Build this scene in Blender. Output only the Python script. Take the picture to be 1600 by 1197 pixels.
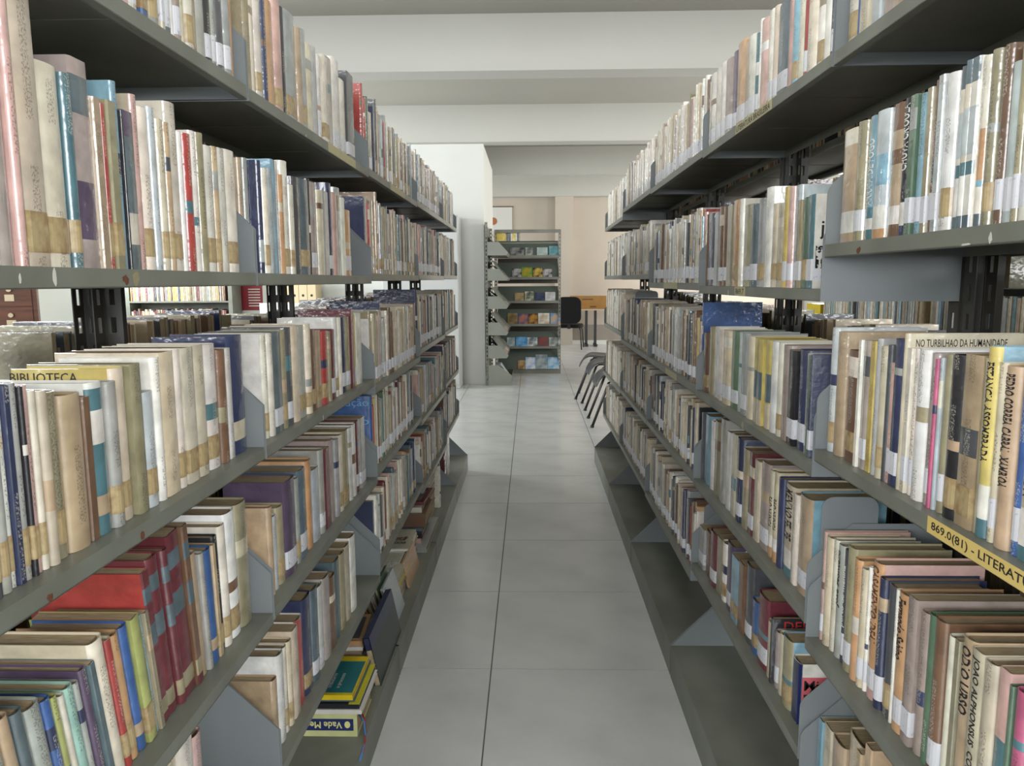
import bpy, bmesh, math, random
from mathutils import Vector, Matrix
random.seed(11)
for o in list(bpy.data.objects): bpy.data.objects.remove(o, do_unlink=True)
SC = bpy.context.scene
COL = SC.collection
# ------------------------------------------------------------------ camera
F, PITCH, YAW, ROLL, HC = 1174.3, .1347, .025, -.0052, 1.30      # focal length in pixels of a 1600 px wide frame
_fw = Vector((-math.sin(YAW), math.cos(YAW), 0)); _r = Vector((math.cos(YAW), math.sin(YAW), 0)); _up = Vector((0, 0, 1))
_f2 = _fw*math.cos(PITCH) - _up*math.sin(PITCH); _u2 = _up*math.cos(PITCH) + _fw*math.sin(PITCH)
_r2 = _r*math.cos(ROLL) + _u2*math.sin(ROLL); _u3 = _u2*math.cos(ROLL) - _r*math.sin(ROLL)
CAMP = Vector((0, 0, HC))
cd = bpy.data.cameras.new('camera'); cam = bpy.data.objects.new('camera', cd); COL.objects.link(cam)
cd.sensor_fit = 'HORIZONTAL'; cd.sensor_width = 36; cd.lens = F*36/1600; cd.clip_start = .02; cd.clip_end = 100
M = Matrix.Identity(4)
for i in range(3):
    M[i][0] = _r2[i]; M[i][1] = _u3[i]; M[i][2] = -_f2[i]; M[i][3] = CAMP[i]
cam.matrix_world = M
SC.camera = cam
# ------------------------------------------------------------------ world, lights, exposure
vs = SC.view_settings; vs.view_transform = 'Standard'; vs.look = 'None'; vs.gamma = 1; vs.use_curve_mapping = False
vs.exposure = 0.45
W = bpy.data.worlds.new('world'); SC.world = W; W.use_nodes = True
W.node_tree.nodes['Background'].inputs[0].default_value = (.80, .90, 1, 1)
W.node_tree.nodes['Background'].inputs[1].default_value = 1.0
def area(name, loc, rot, sx, sy, power, col=(1, .98, .95)):
    l = bpy.data.lights.new(name, 'AREA'); l.shape = 'RECTANGLE'; l.size = sx; l.size_y = sy; l.energy = power; l.color = col
    o = bpy.data.objects.new(name, l); COL.objects.link(o); o.location = loc; o.rotation_euler = rot
    return o
XL, XR, YN, YF, CEIL, BEAM = -5.6, 5.6, -3.2, 15.6, 3.40, 2.968
HP = math.pi/2
# daylight coming in through the windows of the room (each stands in a window opening)
area('window_daylight', (-2.6, YN+.06, 2.0), (HP, 0, 0), 3.6, 1.45, 215, (.97, .985, 1))
area('window_daylight', (2.6, YN+.06, 2.0), (HP, 0, 0), 3.6, 1.45, 215, (.97, .985, 1))
for y0, e in ((0.2, 60), (3.4, 60), (7.9, 190), (13.8, 150)):
    area('window_daylight', (XL+.06, y0, 2.0), (HP, 0, -HP), 2.2, 1.4, e, (.95, .985, 1))
for y0, e in ((0.2, 60), (3.4, 60), (7.9, 150), (13.8, 170)):
    area('window_daylight', (XR-.06, y0, 2.0), (HP, 0, HP), 2.2, 1.4, e, (1, .97, .92))
# ------------------------------------------------------------------ helpers
def ray(x, y): return _f2 + _r2*((x-800)/F) - _u3*((y-598.5)/F)
def onz(x, y, h): d = ray(x, y); return CAMP + d*((h-HC)/d.z)
def onx(x, y, X): d = ray(x, y); return CAMP + d*(X/d.x)
def ony(x, y, Y): d = ray(x, y); return CAMP + d*(Y/d.y)
def px(P):
    q = Vector(P)-CAMP; z = q.dot(_f2)
    return 800+F*q.dot(_r2)/z, 598.5-F*q.dot(_u3)/z
def lin(c): c /= 255.; return c/12.92 if c <= .04045 else ((c+.055)/1.055)**2.4
ALB = .78     # painted and printed surfaces reflect a little less than their look in the exposed photograph
def rgb(r, g, b): return (lin(r)*ALB, lin(g)*ALB, lin(b)*ALB)
def tag(o, label=None, cat=None, group=None, kind=None):
    if label: o['label'] = label
    if cat: o['category'] = cat
    if group: o['group'] = group
    if kind: o['kind'] = kind
    return o
def empty(name, loc=(0, 0, 0), rz=0, parent=None):
    o = bpy.data.objects.new(name, None); COL.objects.link(o); o.location = loc; o.rotation_euler = (0, 0, rz)
    o.empty_display_size = .1
    if parent: o.parent = parent
    return o
class MB:
    """collects faces; one material per mesh"""
    def __init__(s): s.v = []; s.f = []
    def box(s, x0, x1, y0, y1, z0, z1):
        n = len(s.v)
        s.v += [(x0, y0, z0), (x1, y0, z0), (x1, y1, z0), (x0, y1, z0), (x0, y0, z1), (x1, y0, z1), (x1, y1, z1), (x0, y1, z1)]
        s.f += [tuple(n+i for i in q) for q in ((0, 3, 2, 1), (4, 5, 6, 7), (0, 1, 5, 4), (1, 2, 6, 5), (2, 3, 7, 6), (3, 0, 4, 7))]
        return s
    def prism(s, pts, axis, a, b):
        """2-D outline extruded along an axis (x: pts=(y,z); y: pts=(x,z); z: pts=(x,y))"""
        def mk(p, t): return (t, p[0], p[1]) if axis == 'x' else ((p[0], t, p[1]) if axis == 'y' else (p[0], p[1], t))
        n = len(s.v); k = len(pts)
        s.v += [mk(p, a) for p in pts] + [mk(p, b) for p in pts]
        s.f.append(tuple(n+i for i in range(k))); s.f.append(tuple(n+k+i for i in reversed(range(k))))
        for i in range(k):
            j = (i+1) % k; s.f.append((n+j, n+i, n+k+i, n+k+j))
        return s
    def tube(s, pts, r, seg=8):
        pts = [Vector(p) for p in pts]; n0 = len(s.v)
        for i, p in enumerate(pts):
            d = (pts[min(i+1, len(pts)-1)]-pts[max(i-1, 0)]).normalized()
            a = d.cross(Vector((0, 0, 1)) if abs(d.z) < .9 else Vector((1, 0, 0))).normalized(); b = d.cross(a)
            for k in range(seg):
                t = 2*math.pi*k/seg; s.v.append(tuple(p+a*(r*math.cos(t))+b*(r*math.sin(t))))
        for i in range(len(pts)-1):
            for k in range(seg):
                a0 = n0+i*seg+k; a1 = n0+i*seg+(k+1) % seg
                s.f.append((a0, a1, a1+seg, a0+seg))
        s.f.append(tuple(n0+k for k in reversed(range(seg)))); e = n0+(len(pts)-1)*seg; s.f.append(tuple(e+k for k in range(seg)))
        return s
    def mesh(s, name, mat, smooth=False):
        me = bpy.data.meshes.new(name); me.from_pydata(s.v, [], s.f)
        bm = bmesh.new(); bm.from_mesh(me); bmesh.ops.recalc_face_normals(bm, faces=bm.faces); bm.to_mesh(me); bm.free()
        if mat: me.materials.append(mat)
        if smooth:
            for p in me.polygons: p.use_smooth = True
        return me
    def build(s, name, mat, parent=None, loc=(0, 0, 0), rot=(0, 0, 0), smooth=False, bevel=0):
        return place(name, s.mesh(name, mat, smooth), parent, loc, rot, bevel)
def place(name, me, parent=None, loc=(0, 0, 0), rot=(0, 0, 0), bevel=0):
    o = bpy.data.objects.new(name, me); COL.objects.link(o); o.location = loc; o.rotation_euler = rot
    if parent: o.parent = parent
    if bevel:
        m = o.modifiers.new('bevel', 'BEVEL'); m.width = bevel; m.segments = 2; m.limit_method = 'ANGLE'
    return o
def text_mesh(txt, size, mat, width=None, bold=0):
    """lettering as a flat mesh in the xy plane, lower left at the origin"""
    c = bpy.data.curves.new('lettering', 'FONT'); c.body = txt; c.size = size; c.resolution_u = 2; c.offset = bold; c.fill_mode = 'FRONT'
    o = bpy.data.objects.new('lettering', c); COL.objects.link(o)
    dg = bpy.context.evaluated_depsgraph_get(); me = bpy.data.meshes.new_from_object(o.evaluated_get(dg))
    bpy.data.objects.remove(o, do_unlink=True); bpy.data.curves.remove(c)
    xs = [v.co.x for v in me.vertices] or [0, 1]; ys = [v.co.y for v in me.vertices] or [0, 1]
    w = max(xs)-min(xs); x0 = min(xs); y0 = min(ys); k = (width/w) if width else 1
    for v in me.vertices: v.co.x = (v.co.x-x0)*k; v.co.y -= y0
    me.materials.clear(); me.materials.append(mat); me.name = 'lettering'
    return me, w*k, max(ys)-y0
def remap(me, fn):
    for v in me.vertices: v.co = fn(v.co.x, v.co.y)
    return me
# ------------------------------------------------------------------ materials
def mat(name, col, rough=.5, metal=0, spec=.5, noise=0, nscale=8, bump=0, bscale=60, coat=0, col2=None, nlo=.4, nhi=.65, stretch=None):
    m = bpy.data.materials.new(name); m.use_nodes = True; nt = m.node_tree; b = nt.nodes['Principled BSDF']
    b.inputs['Base Color'].default_value = (*col, 1); b.inputs['Roughness'].default_value = rough; b.inputs['Metallic'].default_value = metal
    b.inputs['Specular IOR Level'].default_value = spec; b.inputs['Coat Weight'].default_value = coat; b.inputs['Coat Roughness'].default_value = .2
    tc = nt.nodes.new('ShaderNodeTexCoord'); src = tc.outputs['Object']
    if stretch:
        mp = nt.nodes.new('ShaderNodeMapping'); mp.inputs['Scale'].default_value = stretch; nt.links.new(src, mp.inputs[0]); src = mp.outputs[0]
    if noise:
        n = nt.nodes.new('ShaderNodeTexNoise'); n.inputs['Scale'].default_value = nscale; n.inputs['Detail'].default_value = 6
        nt.links.new(src, n.inputs['Vector'])
        r = nt.nodes.new('ShaderNodeMapRange'); r.inputs[1].default_value = nlo; r.inputs[2].default_value = nhi
        nt.links.new(n.outputs['Fac'], r.inputs[0])
        mx = nt.nodes.new('ShaderNodeMix'); mx.data_type = 'RGBA'
        c2 = col2 or tuple(c*(1-noise) for c in col)
        mx.inputs[6].default_value = (*col, 1); mx.inputs[7].default_value = (*c2, 1)
        nt.links.new(r.outputs[0], mx.inputs[0]); nt.links.new(mx.outputs[2], b.inputs['Base Color'])
    if bump:
        n2 = nt.nodes.new('ShaderNodeTexNoise'); n2.inputs['Scale'].default_value = bscale; nt.links.new(src, n2.inputs['Vector'])
        bp = nt.nodes.new('ShaderNodeBump'); bp.inputs['Strength'].default_value = bump; bp.inputs['Distance'].default_value = .01
        nt.links.new(n2.outputs['Fac'], bp.inputs['Height']); nt.links.new(bp.outputs[0], b.inputs['Normal'])
    return m
MT = {
 'metal': mat('grey_green_steel', rgb(124, 127, 116), .42, .0, .5, .12, 5, col2=rgb(108, 110, 100)),
 'rackplate': mat('pale_grey_green_steel', rgb(150, 153, 142), .42, 0, .5, .08, 5),
 'post': mat('dark_slotted_steel', rgb(58, 56, 50), .5, 0, .5, .2, 20),
 'plate': mat('daylight_tinted_steel', rgb(128, 134, 136), .40, 0, .5, .08, 5),  # lip steel with the bluish cast of daylight put into the colour
 'tile': mat('grey_floor_tile', rgb(218, 220, 219), .22, 0, .5, .12, 3.5, bump=.02, bscale=30, col2=rgb(206, 208, 208)),
 'grout': mat('grey_grout', rgb(128, 128, 124), .8, 0, .3, .1, 20),
 'white': mat('white_wall_paint', rgb(228, 230, 224), .65, 0, .3, .03, 2),
 'ceil': mat('shaded_ceiling_paint', rgb(180, 177, 168), .75, 0, .2, .03, 1.5),  # beam paint with the slab's shade put into the colour
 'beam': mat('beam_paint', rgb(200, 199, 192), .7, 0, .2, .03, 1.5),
 'beige': mat('beige_wall_paint', rgb(205, 194, 180), .7, 0, .3, .04, 2),
 'lower_wall_band': mat('brown_grey_wall_band', rgb(158, 150, 140), .6, 0, .3, .06, 2),
 'black': mat('black_plastic', rgb(26, 26, 28), .45, 0, .5),
 'blackfab': mat('black_upholstery', rgb(24, 23, 25), .85, 0, .3, .2, 90),
 'greyplastic': mat('charcoal_plastic', rgb(78, 80, 82), .35, 0, .5),
 'steel': mat('bright_steel', rgb(190, 190, 188), .25, .9),
 'wood': mat('red_brown_wood', rgb(112, 62, 34), .45, 0, .5, .45, 3, stretch=(1, 1, 14)),
 'tabletop': mat('pale_tabletop', rgb(196, 180, 156), .5),
 'card': mat('cardboard', rgb(168, 126, 72), .8, 0, .2, .1, 8),
 'brass': mat('brass_pull', rgb(205, 190, 160), .3, .8),
 'paper': mat('white_paper', rgb(225, 225, 220), .7, 0, .3),
 'pages': mat('yellowed_pages', rgb(190, 172, 140), .85, 0, .2, .35, 40, col2=rgb(140, 116, 84), stretch=(1, 60, 1)),
 'yellowlab': mat('yellow_shelf_label', rgb(222, 196, 118), .5, 0, .4, .06, 30),
 'oldlab': mat('faded_shelf_label', rgb(196, 188, 146), .5, 0, .4, .1, 60),
 'ink': mat('black_ink', rgb(34, 30, 30), .6), 'inkw': mat('white_ink', rgb(228, 226, 218), .6), 'inkb': mat('blue_ink', rgb(46, 62, 120), .6),
 'inky': mat('pale_yellow_ink', rgb(224, 220, 150), .6), 'inkr': mat('red_ink', rgb(190, 50, 46), .6), 'inkp': mat('magenta_ink', rgb(200, 70, 120), .6),
 'inkc': mat('light_blue_ink', rgb(120, 170, 220), .6), 'inkbr': mat('brown_ink', rgb(96, 60, 40), .6),
 'pinkpatch': mat('salmon_print', rgb(222, 110, 118), .5), 'navyprint': mat('navy_print', rgb(34, 44, 98), .45),
 'sticker': mat('white_call_sticker', rgb(216, 217, 222), .35, 0, .5, .30, 120, col2=rgb(150, 152, 165), nlo=.60, nhi=.70, coat=.3),
 'tape': mat('yellowed_tape', rgb(184, 164, 122), .35, 0, .5, .35, 60, col2=rgb(146, 118, 80), coat=.3),
 'clearglass': None,
}
def cover_mat():
    m = bpy.data.materials.new('plastic_wrapped_cover'); m.use_nodes = True; nt = m.node_tree; N = nt.nodes; L = nt.links; b = N['Principled BSDF']
    ca = N.new('ShaderNodeAttribute'); ca.attribute_name = 'Col'
    pa = N.new('ShaderNodeAttribute'); pa.attribute_name = 'prn'
    uv = N.new('ShaderNodeUVMap'); uv.uv_map = 'UV'
    def mth(op, a, b_=None, clamp=False):
        n = N.new('ShaderNodeMath'); n.operation = op; n.use_clamp = clamp
        for i, q in enumerate((a, b_)):
            if q is None: continue
            if isinstance(q, (int, float)): n.inputs[i].default_value = q
            else: L.new(q, n.inputs[i])
        return n.outputs[0]
    tc = N.new('ShaderNodeTexCoord')
    wn = N.new('ShaderNodeTexNoise'); wn.inputs['Scale'].default_value = 26; wn.inputs['Detail'].default_value = 5; L.new(uv.outputs[0], wn.inputs['Vector'])
    wr = N.new('ShaderNodeMapRange'); wr.inputs[1].default_value = .35; wr.inputs[2].default_value = .75; wr.inputs[3].default_value = 1.10; wr.inputs[4].default_value = .70; L.new(wn.outputs[0], wr.inputs[0])
    mul = N.new('ShaderNodeMix'); mul.data_type = 'RGBA'; mul.blend_type = 'MULTIPLY'; mul.inputs[0].default_value = 1
    cmb = N.new('ShaderNodeCombineColor')
    for i in range(3): L.new(wr.outputs[0], cmb.inputs[i])
    L.new(ca.outputs['Color'], mul.inputs[6]); L.new(cmb.outputs[0], mul.inputs[7])
    # yellowing and stains
    yn = N.new('ShaderNodeTexNoise'); yn.inputs['Scale'].default_value = 9; yn.inputs['Detail'].default_value = 4; L.new(uv.outputs[0], yn.inputs['Vector'])
    yr = N.new('ShaderNodeMapRange'); yr.inputs[1].default_value = .48; yr.inputs[2].default_value = .72; yr.inputs[4].default_value = .35; L.new(yn.outputs[0], yr.inputs[0])
    ym = N.new('ShaderNodeMix'); ym.data_type = 'RGBA'; ym.blend_type = 'MULTIPLY'; ym.inputs[7].default_value = (.86, .74, .56, 1); L.new(yr.outputs[0], ym.inputs[0]); L.new(mul.outputs[2], ym.inputs[6]); mul = ym
    # worn print running along the spine
    sx = N.new('ShaderNodeSeparateXYZ'); L.new(uv.outputs[0], sx.inputs[0])
    cv = N.new('ShaderNodeCombineXYZ'); L.new(mth('MULTIPLY', sx.outputs[0], 480), cv.inputs[0]); L.new(mth('MULTIPLY', sx.outputs[1], 380), cv.inputs[1])
    tn = N.new('ShaderNodeTexNoise'); tn.inputs['Scale'].default_value = 1; tn.inputs['Detail'].default_value = 2; L.new(cv.outputs[0], tn.inputs['Vector'])
    ink = mth('GREATER_THAN', tn.outputs[0], .53)
    inside = mth('LESS_THAN', mth('ABSOLUTE', sx.outputs[0]), pa.outputs['Fac'])
    cv2 = N.new('ShaderNodeCombineXYZ'); L.new(mth('MULTIPLY', sx.outputs[1], 11), cv2.inputs[1])
    ln = N.new('ShaderNodeTexNoise'); ln.inputs['Scale'].default_value = 1; ln.inputs['Detail'].default_value = 0; L.new(cv2.outputs[0], ln.inputs['Vector'])
    run = mth('GREATER_THAN', ln.outputs[0], .50)
    fac = mth('MULTIPLY', mth('MULTIPLY', mth('MULTIPLY', ink, inside), run), .5)
    bw = N.new('ShaderNodeRGBToBW'); L.new(ca.outputs['Color'], bw.inputs[0])
    inkc = N.new('ShaderNodeMix'); inkc.data_type = 'RGBA'; inkc.inputs[6].default_value = (*rgb(205, 200, 185), 1); inkc.inputs[7].default_value = (*rgb(70, 56, 50), 1)
    L.new(mth('GREATER_THAN', bw.outputs[0], .16), inkc.inputs[0])
    mx = N.new('ShaderNodeMix'); mx.data_type = 'RGBA'; L.new(fac, mx.inputs[0]); L.new(mul.outputs[2], mx.inputs[6]); L.new(inkc.outputs[2], mx.inputs[7])
    L.new(mx.outputs[2], b.inputs['Base Color'])
    b.inputs['Roughness'].default_value = .42; b.inputs['Coat Weight'].default_value = .9; b.inputs['Coat Roughness'].default_value = .13
    bn = N.new('ShaderNodeTexNoise'); bn.inputs['Scale'].default_value = 55; bn.inputs['Detail'].default_value = 2; L.new(uv.outputs[0], bn.inputs['Vector'])
    bp = N.new('ShaderNodeBump'); bp.inputs['Strength'].default_value = .35; bp.inputs['Distance'].default_value = .004; L.new(bn.outputs[0], bp.inputs['Height'])
    L.new(bp.outputs[0], b.inputs['Normal']); L.new(bp.outputs[0], b.inputs['Coat Normal'])
    return m
MT['cover'] = cover_mat()
# ------------------------------------------------------------------ room shell
def wall_with_windows(name, axis, at, thick, a0, a1, openings, z0=1.25, z1=2.75):
    """wall along an axis with window openings (pieces joined as one wall)"""
    m = MB(); cuts = []
    def bx(p, q, za, zb):
        if axis == 'y': m.box(min(at, at+thick), max(at, at+thick), p, q, za, zb)
        else: m.box(p, q, min(at, at+thick), max(at, at+thick), za, zb)
    prev = a0
    for (p, q) in openings:
        bx(prev, p, 0, CEIL); bx(p, q, 0, z0); bx(p, q, z1, CEIL); prev = q
    bx(prev, a1, 0, CEIL)
    return tag(m.build(name, MT['white']), kind='structure')
winL = [(y-1.15, y+1.15) for y in (.2, 3.4, 7.9, 13.8)]; winR = [(y-1.15, y+1.15) for y in (.2, 3.4, 7.9, 13.8)]
wall_with_windows('wall_left', 'y', XL, -.15, YN, YF, winL)
wall_with_windows('wall_right', 'y', XR, .15, YN, YF, winR)
wall_with_windows('wall_front', 'x', YN, -.15, XL, XR, [(-4.45, -.75), (.75, 4.45)])
wn = 0
def window(axis, at, p, q):
    global wn; wn += 1
    m = MB(); n = 3; z0, z1 = 1.25, 2.75
    for i in range(n+1):
        c = p+(q-p)*i/n
        if axis == 'y': m.box(at-.03, at+.03, c-.025, c+.025, z0, z1)
        else: m.box(c-.025, c+.025, at-.03, at+.03, z0, z1)
    for z in (z0, 2.0, z1):
        if axis == 'y': m.box(at-.03, at+.03, p, q, z-.025, z+.025)
        else: m.box(p, q, at-.03, at+.03, z-.025, z+.025)
    tag(m.build('window_%d' % wn, MT['plate']), kind='structure')
for p, q in winL: window('y', XL-.08, p, q)
for p, q in winR: window('y', XR+.08, p, q)
for p, q in ((-4.45, -.75), (.75, 4.45)): window('x', YN-.08, p, q)
wb = tag(MB().box(XL, XR, YF, YF+.15, 0, CEIL).build('wall_back', MT['beige']), kind='structure')
MB().box(.50, .86, YF-.22, YF, 0, CEIL).build('pilaster', MT['beige'], wb)
MB().box(-2.2, -1.9, YF-.22, YF, 0, CEIL).build('pilaster', MT['beige'], wb)
MB().box(XL, .50, YF-.012, YF, 0, .40).build('lower_wall_band', MT['lower_wall_band'], wb)  # darker brown-grey band along the foot of the wall
MB().box(.86, XR, YF-.012, YF, 0, .40).build('lower_wall_band', MT['lower_wall_band'], wb)
tag(MB().box(XL, XR, YF-.03, YF-.012, 0, .08).build('baseboard_back', MT['white']), kind='structure')
tag(MB().box(XL, -.575, 9.50, 11.70, 0, BEAM).build('wall_partition', MT['white']), kind='structure')
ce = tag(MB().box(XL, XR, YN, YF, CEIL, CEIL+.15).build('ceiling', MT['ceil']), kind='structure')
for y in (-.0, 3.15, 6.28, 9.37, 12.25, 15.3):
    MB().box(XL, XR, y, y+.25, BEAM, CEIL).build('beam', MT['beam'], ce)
# floor: grout bed, tiles in view one by one, the rest of the tiling joined
fl = tag(MB().box(XL, XR, YN, YF, -.12, -.004).build('floor', MT['grout']), kind='structure')
TP = .637; X0 = -.135; Y0 = 2.39
g = .0022
tm = MB(); tm.box(g, TP-g, g, TP-g, -.01, 0); tme = tm.mesh('tile', MT['tile'])
rest = MB()
for i in range(-9, 10):
    for j in range(-10, 22):
        xa, ya = X0+i*TP, Y0+j*TP
        xb, yb = min(xa+TP, XR), min(ya+TP, YF); xa2 = max(xa, XL); ya2 = max(ya, YN)
        if xb-xa2 < .02 or yb-ya2 < .02: continue
        seen = (i in (-1, 0) and ya > .6) or (ya > 4.6 and -1 <= i <= 3) or (ya > 9.6 and -1 <= i <= 2)
        if seen and yb-ya > TP-.01: place('tile', tme, fl, (xa, ya, 0))
        else: rest.box(xa2+g, xb-g, ya2+g, yb-g, -.01, 0)
tag(rest.build('tile_field', MT['tile'], fl), kind='stuff')
# ------------------------------------------------------------------ steel bookcases
AL, AR, BL, BR, HB = .491, .520, .437, .461, .108
DEP, LIP = .246, .0225
YL = [.365, 1.352, 2.338, 3.325, 4.312, 5.09]
YR = [.375, 1.366, 2.354, 3.345, 4.335, 5.345]
HL = [[1.638, 1.317, .999, .677, .360], [1.637, 1.317, .998, .681, .353], [1.643, 1.326, .970, .700, .392], [1.648, 1.331, 1.0, .677, .361], [1.648, 1.337, 1.01, .707, .410]]
HR = [[1.685, 1.361, .993, .629, .335], [1.686, 1.283, .960, .674, .394], [1.691, 1.291, .966, .680, .350], [1.697, 1.328, .968, .678, .362], [1.660, 1.331, 1.005, .665, .359]]
def tray_mesh(w, d, sgn, lip=LIP):
    """sheet steel shelf: top at z=0, front at x=0 and going back along sgn*x, folded lips"""
    m = MB(); t = .0016
    m.box(min(0, sgn*d), max(0, sgn*d), 0, w, -t, 0)
    m.box(min(0, sgn*t), max(0, sgn*t), 0, w, -lip, -t)
    m.box(min(0, sgn*.014), max(0, sgn*.014), 0, w, -lip, -lip+t)
    m.box(min(sgn*d, sgn*(d-t)), max(sgn*d, sgn*(d-t)), 0, w, -lip, -t)
    for k in (.33, .66): m.box(min(sgn*.02, sgn*d), max(sgn*.02, sgn*d), w*k-.01, w*k+.01, -t*1.8, -t)
    return m
def plate_mesh(d, sgn, rounded):
    if rounded:
        pts = [(0, -LIP), (0, .085)]
        for k in range(1, 6):
            a = k/5*math.radians(50); pts.append((.03*(1-math.cos(a)), .085+.03*math.sin(a)))
        x, z = pts[-1]; pts += [(x+.07, z+.066), (d, z+.066), (d, -LIP)]
    else: pts = [(0, -LIP), (0, .078), (.105, .180), (d, .180), (d, -LIP)]
    m = MB(); m.prism([(sgn*x, z) for x, z in pts], 'y', -.0009, .0009)
    return m
def post_mesh(h, sy):
    """slotted angle post: one flange across, one flange along the row; slots are real holes"""
    m = MB(); w = .034; t = .002; p = .05; s0, s1 = .011, .039; a, b = .012, .022
    m.box(0, a, 0, t, 0, h); m.box(b, w, 0, t, 0, h)
    n = int(h/p)
    for i in range(n+1):
        z0 = 0 if i == 0 else (i-1)*p+s1; z1 = min(i*p+s0, h)
        if z1 > z0: m.box(a, b, 0, t, z0, z1)
    m.box(0, t, *sorted((sy*t, sy*a)), 0, h); m.box(0, t, *sorted((sy*b, sy*w)), 0, h)
    for i in range(n+1):
        z0 = 0 if i == 0 else (i-1)*p+s1; z1 = min(i*p+s0, h)
        if z1 > z0: m.box(0, t, *sorted((sy*a, sy*b)), z0, z1)
    return m
def base_mesh(w, d, sgn):
    m = MB(); t = .002
    m.box(min(0, sgn*d), max(0, sgn*d), 0, w, HB-t, HB)
    m.box(min(0, sgn*t), max(0, sgn*t), 0, w, 0, HB-t)
    m.box(min(sgn*d, sgn*(d-t)), max(sgn*d, sgn*(d-t)), 0, w, 0, HB-t)
    return m
POST = {(sy): post_mesh(1.76, sy).mesh('upright', MT['post']) for sy in (-1, 1)}
PLT = {(s, r): plate_mesh(DEP, s, r).mesh('end_plate', MT['plate']) for s in (-1, 1) for r in (0, 1)}
CASE = {}; SHELF = {}
ORD = ['zeroth', 'first', 'second', 'third', 'fourth', 'fifth', 'sixth', 'seventh', 'eighth', 'ninth', 'tenth', 'eleventh', 'twelfth', 'thirteenth', 'fourteenth', 'fifteenth', 'sixteenth', 'seventeenth', 'eighteenth', 'nineteenth', 'twentieth']
for t_ in ('twenty', 'thirty', 'forty'):
    if t_ != 'twenty': ORD.append(t_[:-1]+'ieth')
    ORD += [t_+'-'+o_ for o_ in ORD[1:10]]
CN = {'L': 'piled-base', 'R': 'empty-base'}
def bay(side, k, y0, y1, hs, front, basex, sgn, basefront=True):
    gap = .006; w = y1-y0-2*gap
    root = empty('steel_bookcase', (sgn*front, y0+gap, 0))
    nth = ORD[5-k]
    tag(root, 'grey steel double-sided bookcase bay, %s from the white partition, in the %s row' % (nth, CN[side]), 'bookcase', 'steel bookcase bays along the aisle')
    tf = tray_mesh(w, DEP, sgn).mesh('shelf', MT['metal']); tb = tray_mesh(w, DEP, -sgn).mesh('shelf', MT['metal'])
    back = 2*DEP+.076
    for i, h in enumerate(hs):
        sh = place('shelf', tf, root, (0, 0, h)); SHELF[(side, k, i)] = sh
        r = 1 if side == 'R' else 0
        place('end_plate', PLT[(sgn, r)], sh, (0, -.0012, 0)); place('end_plate', PLT[(sgn, r)], sh, (0, w+.0012, 0))
        place('shelf', tb, root, (sgn*back, 0, h))
    if basefront:
        d = DEP+front-basex
        b = place('base_shelf', base_mesh(w, d, sgn).mesh('base_shelf', MT['metal']), root, (-sgn*(front-basex), 0, 0))
        bp = MB().prism([(0, HB), (sgn*.17, HB+.17), (sgn*d, HB+.17), (sgn*d, HB)], 'y', -.0009, .0009).mesh('base_plate', MT['plate'])
        if side == 'R' or k > 3: place('base_plate', bp, b, (0, -.0012, 0))
        if side == 'R' or k > 2: place('base_plate', bp, b, (0, w+.0012, 0))
    place('base_shelf', base_mesh(w, DEP+.05, -sgn).mesh('base_shelf', MT['metal']), root, (sgn*(back+.05), 0, 0))
    for (yy, sy) in ((.0, 1), (w, -1)):
        for dx in (DEP+.001, DEP+.037):
            xx = sgn*dx if sgn > 0 else -dx-.034
            place('upright', POST[sy], root, (xx, yy, 0))
    CASE[(side, k)] = root
    return root
for k in range(5):
    bay('L', k, YL[k], YL[k+1], HL[k], AL, BL, -1)
    bay('R', k, YR[k], YR[k+1], HR[k], AR, BR, 1)
# shelf labels with lettering
def shelf_label(side, k, i, ya, yb, m, txt=None):
    sh = SHELF[(side, k, i)]; sgn = -1 if side == 'L' else 1; y0 = (YL if side == 'L' else YR)[k]+.006
    X = -sgn*.0006
    MB().box(min(0, X), max(0, X), ya-y0, yb-y0, -LIP+.001, .0005).build('shelf_label', m, sh)
    if txt:
        me, w, h = text_mesh(txt, .021, MT['ink'], bold=.0003)
        k_ = (yb-ya-.02)/w; hh = .014/h
        if side == 'R': fn = lambda x, y: Vector((-.0009, yb-y0-.01-x*k_, -LIP+.0045+y*hh))
        else: fn = lambda x, y: Vector((.0009, ya-y0+.01+x*k_, -LIP+.0045+y*hh))
        place('label_lettering', remap(me, fn), sh)
ya = onx(1450, 812, AR).y; shelf_label('R', 0, 2, ya-.36, ya, MT['yellowlab'], '869.0(81) - LITERATURA BRASILEIRA')
shelf_label('R', 1, 0, onx(1206, 160, AR).y, onx(1150, 190, AR).y, MT['oldlab'], 'LITERATURA BRASILEIRA')
shelf_label('R', 1, 1, onx(1164, 458, AR).y, onx(1148, 456, AR).y, MT['oldlab'], '869.7')
shelf_label('R', 2, 1, onx(1058, 452, AR).y, onx(1037, 450, AR).y, MT['oldlab'])
shelf_label('R', 2, 2, onx(1057, 590, AR).y, onx(1040, 575, AR).y, MT['oldlab'])
shelf_label('L', 1, 0, onx(513, 221, -AL).y, onx(555, 246, -AL).y, MT['oldlab'])
shelf_label('L', 2, 0, onx(610, 290, -AL).y, onx(632, 303, -AL).y, MT['oldlab'])
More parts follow.
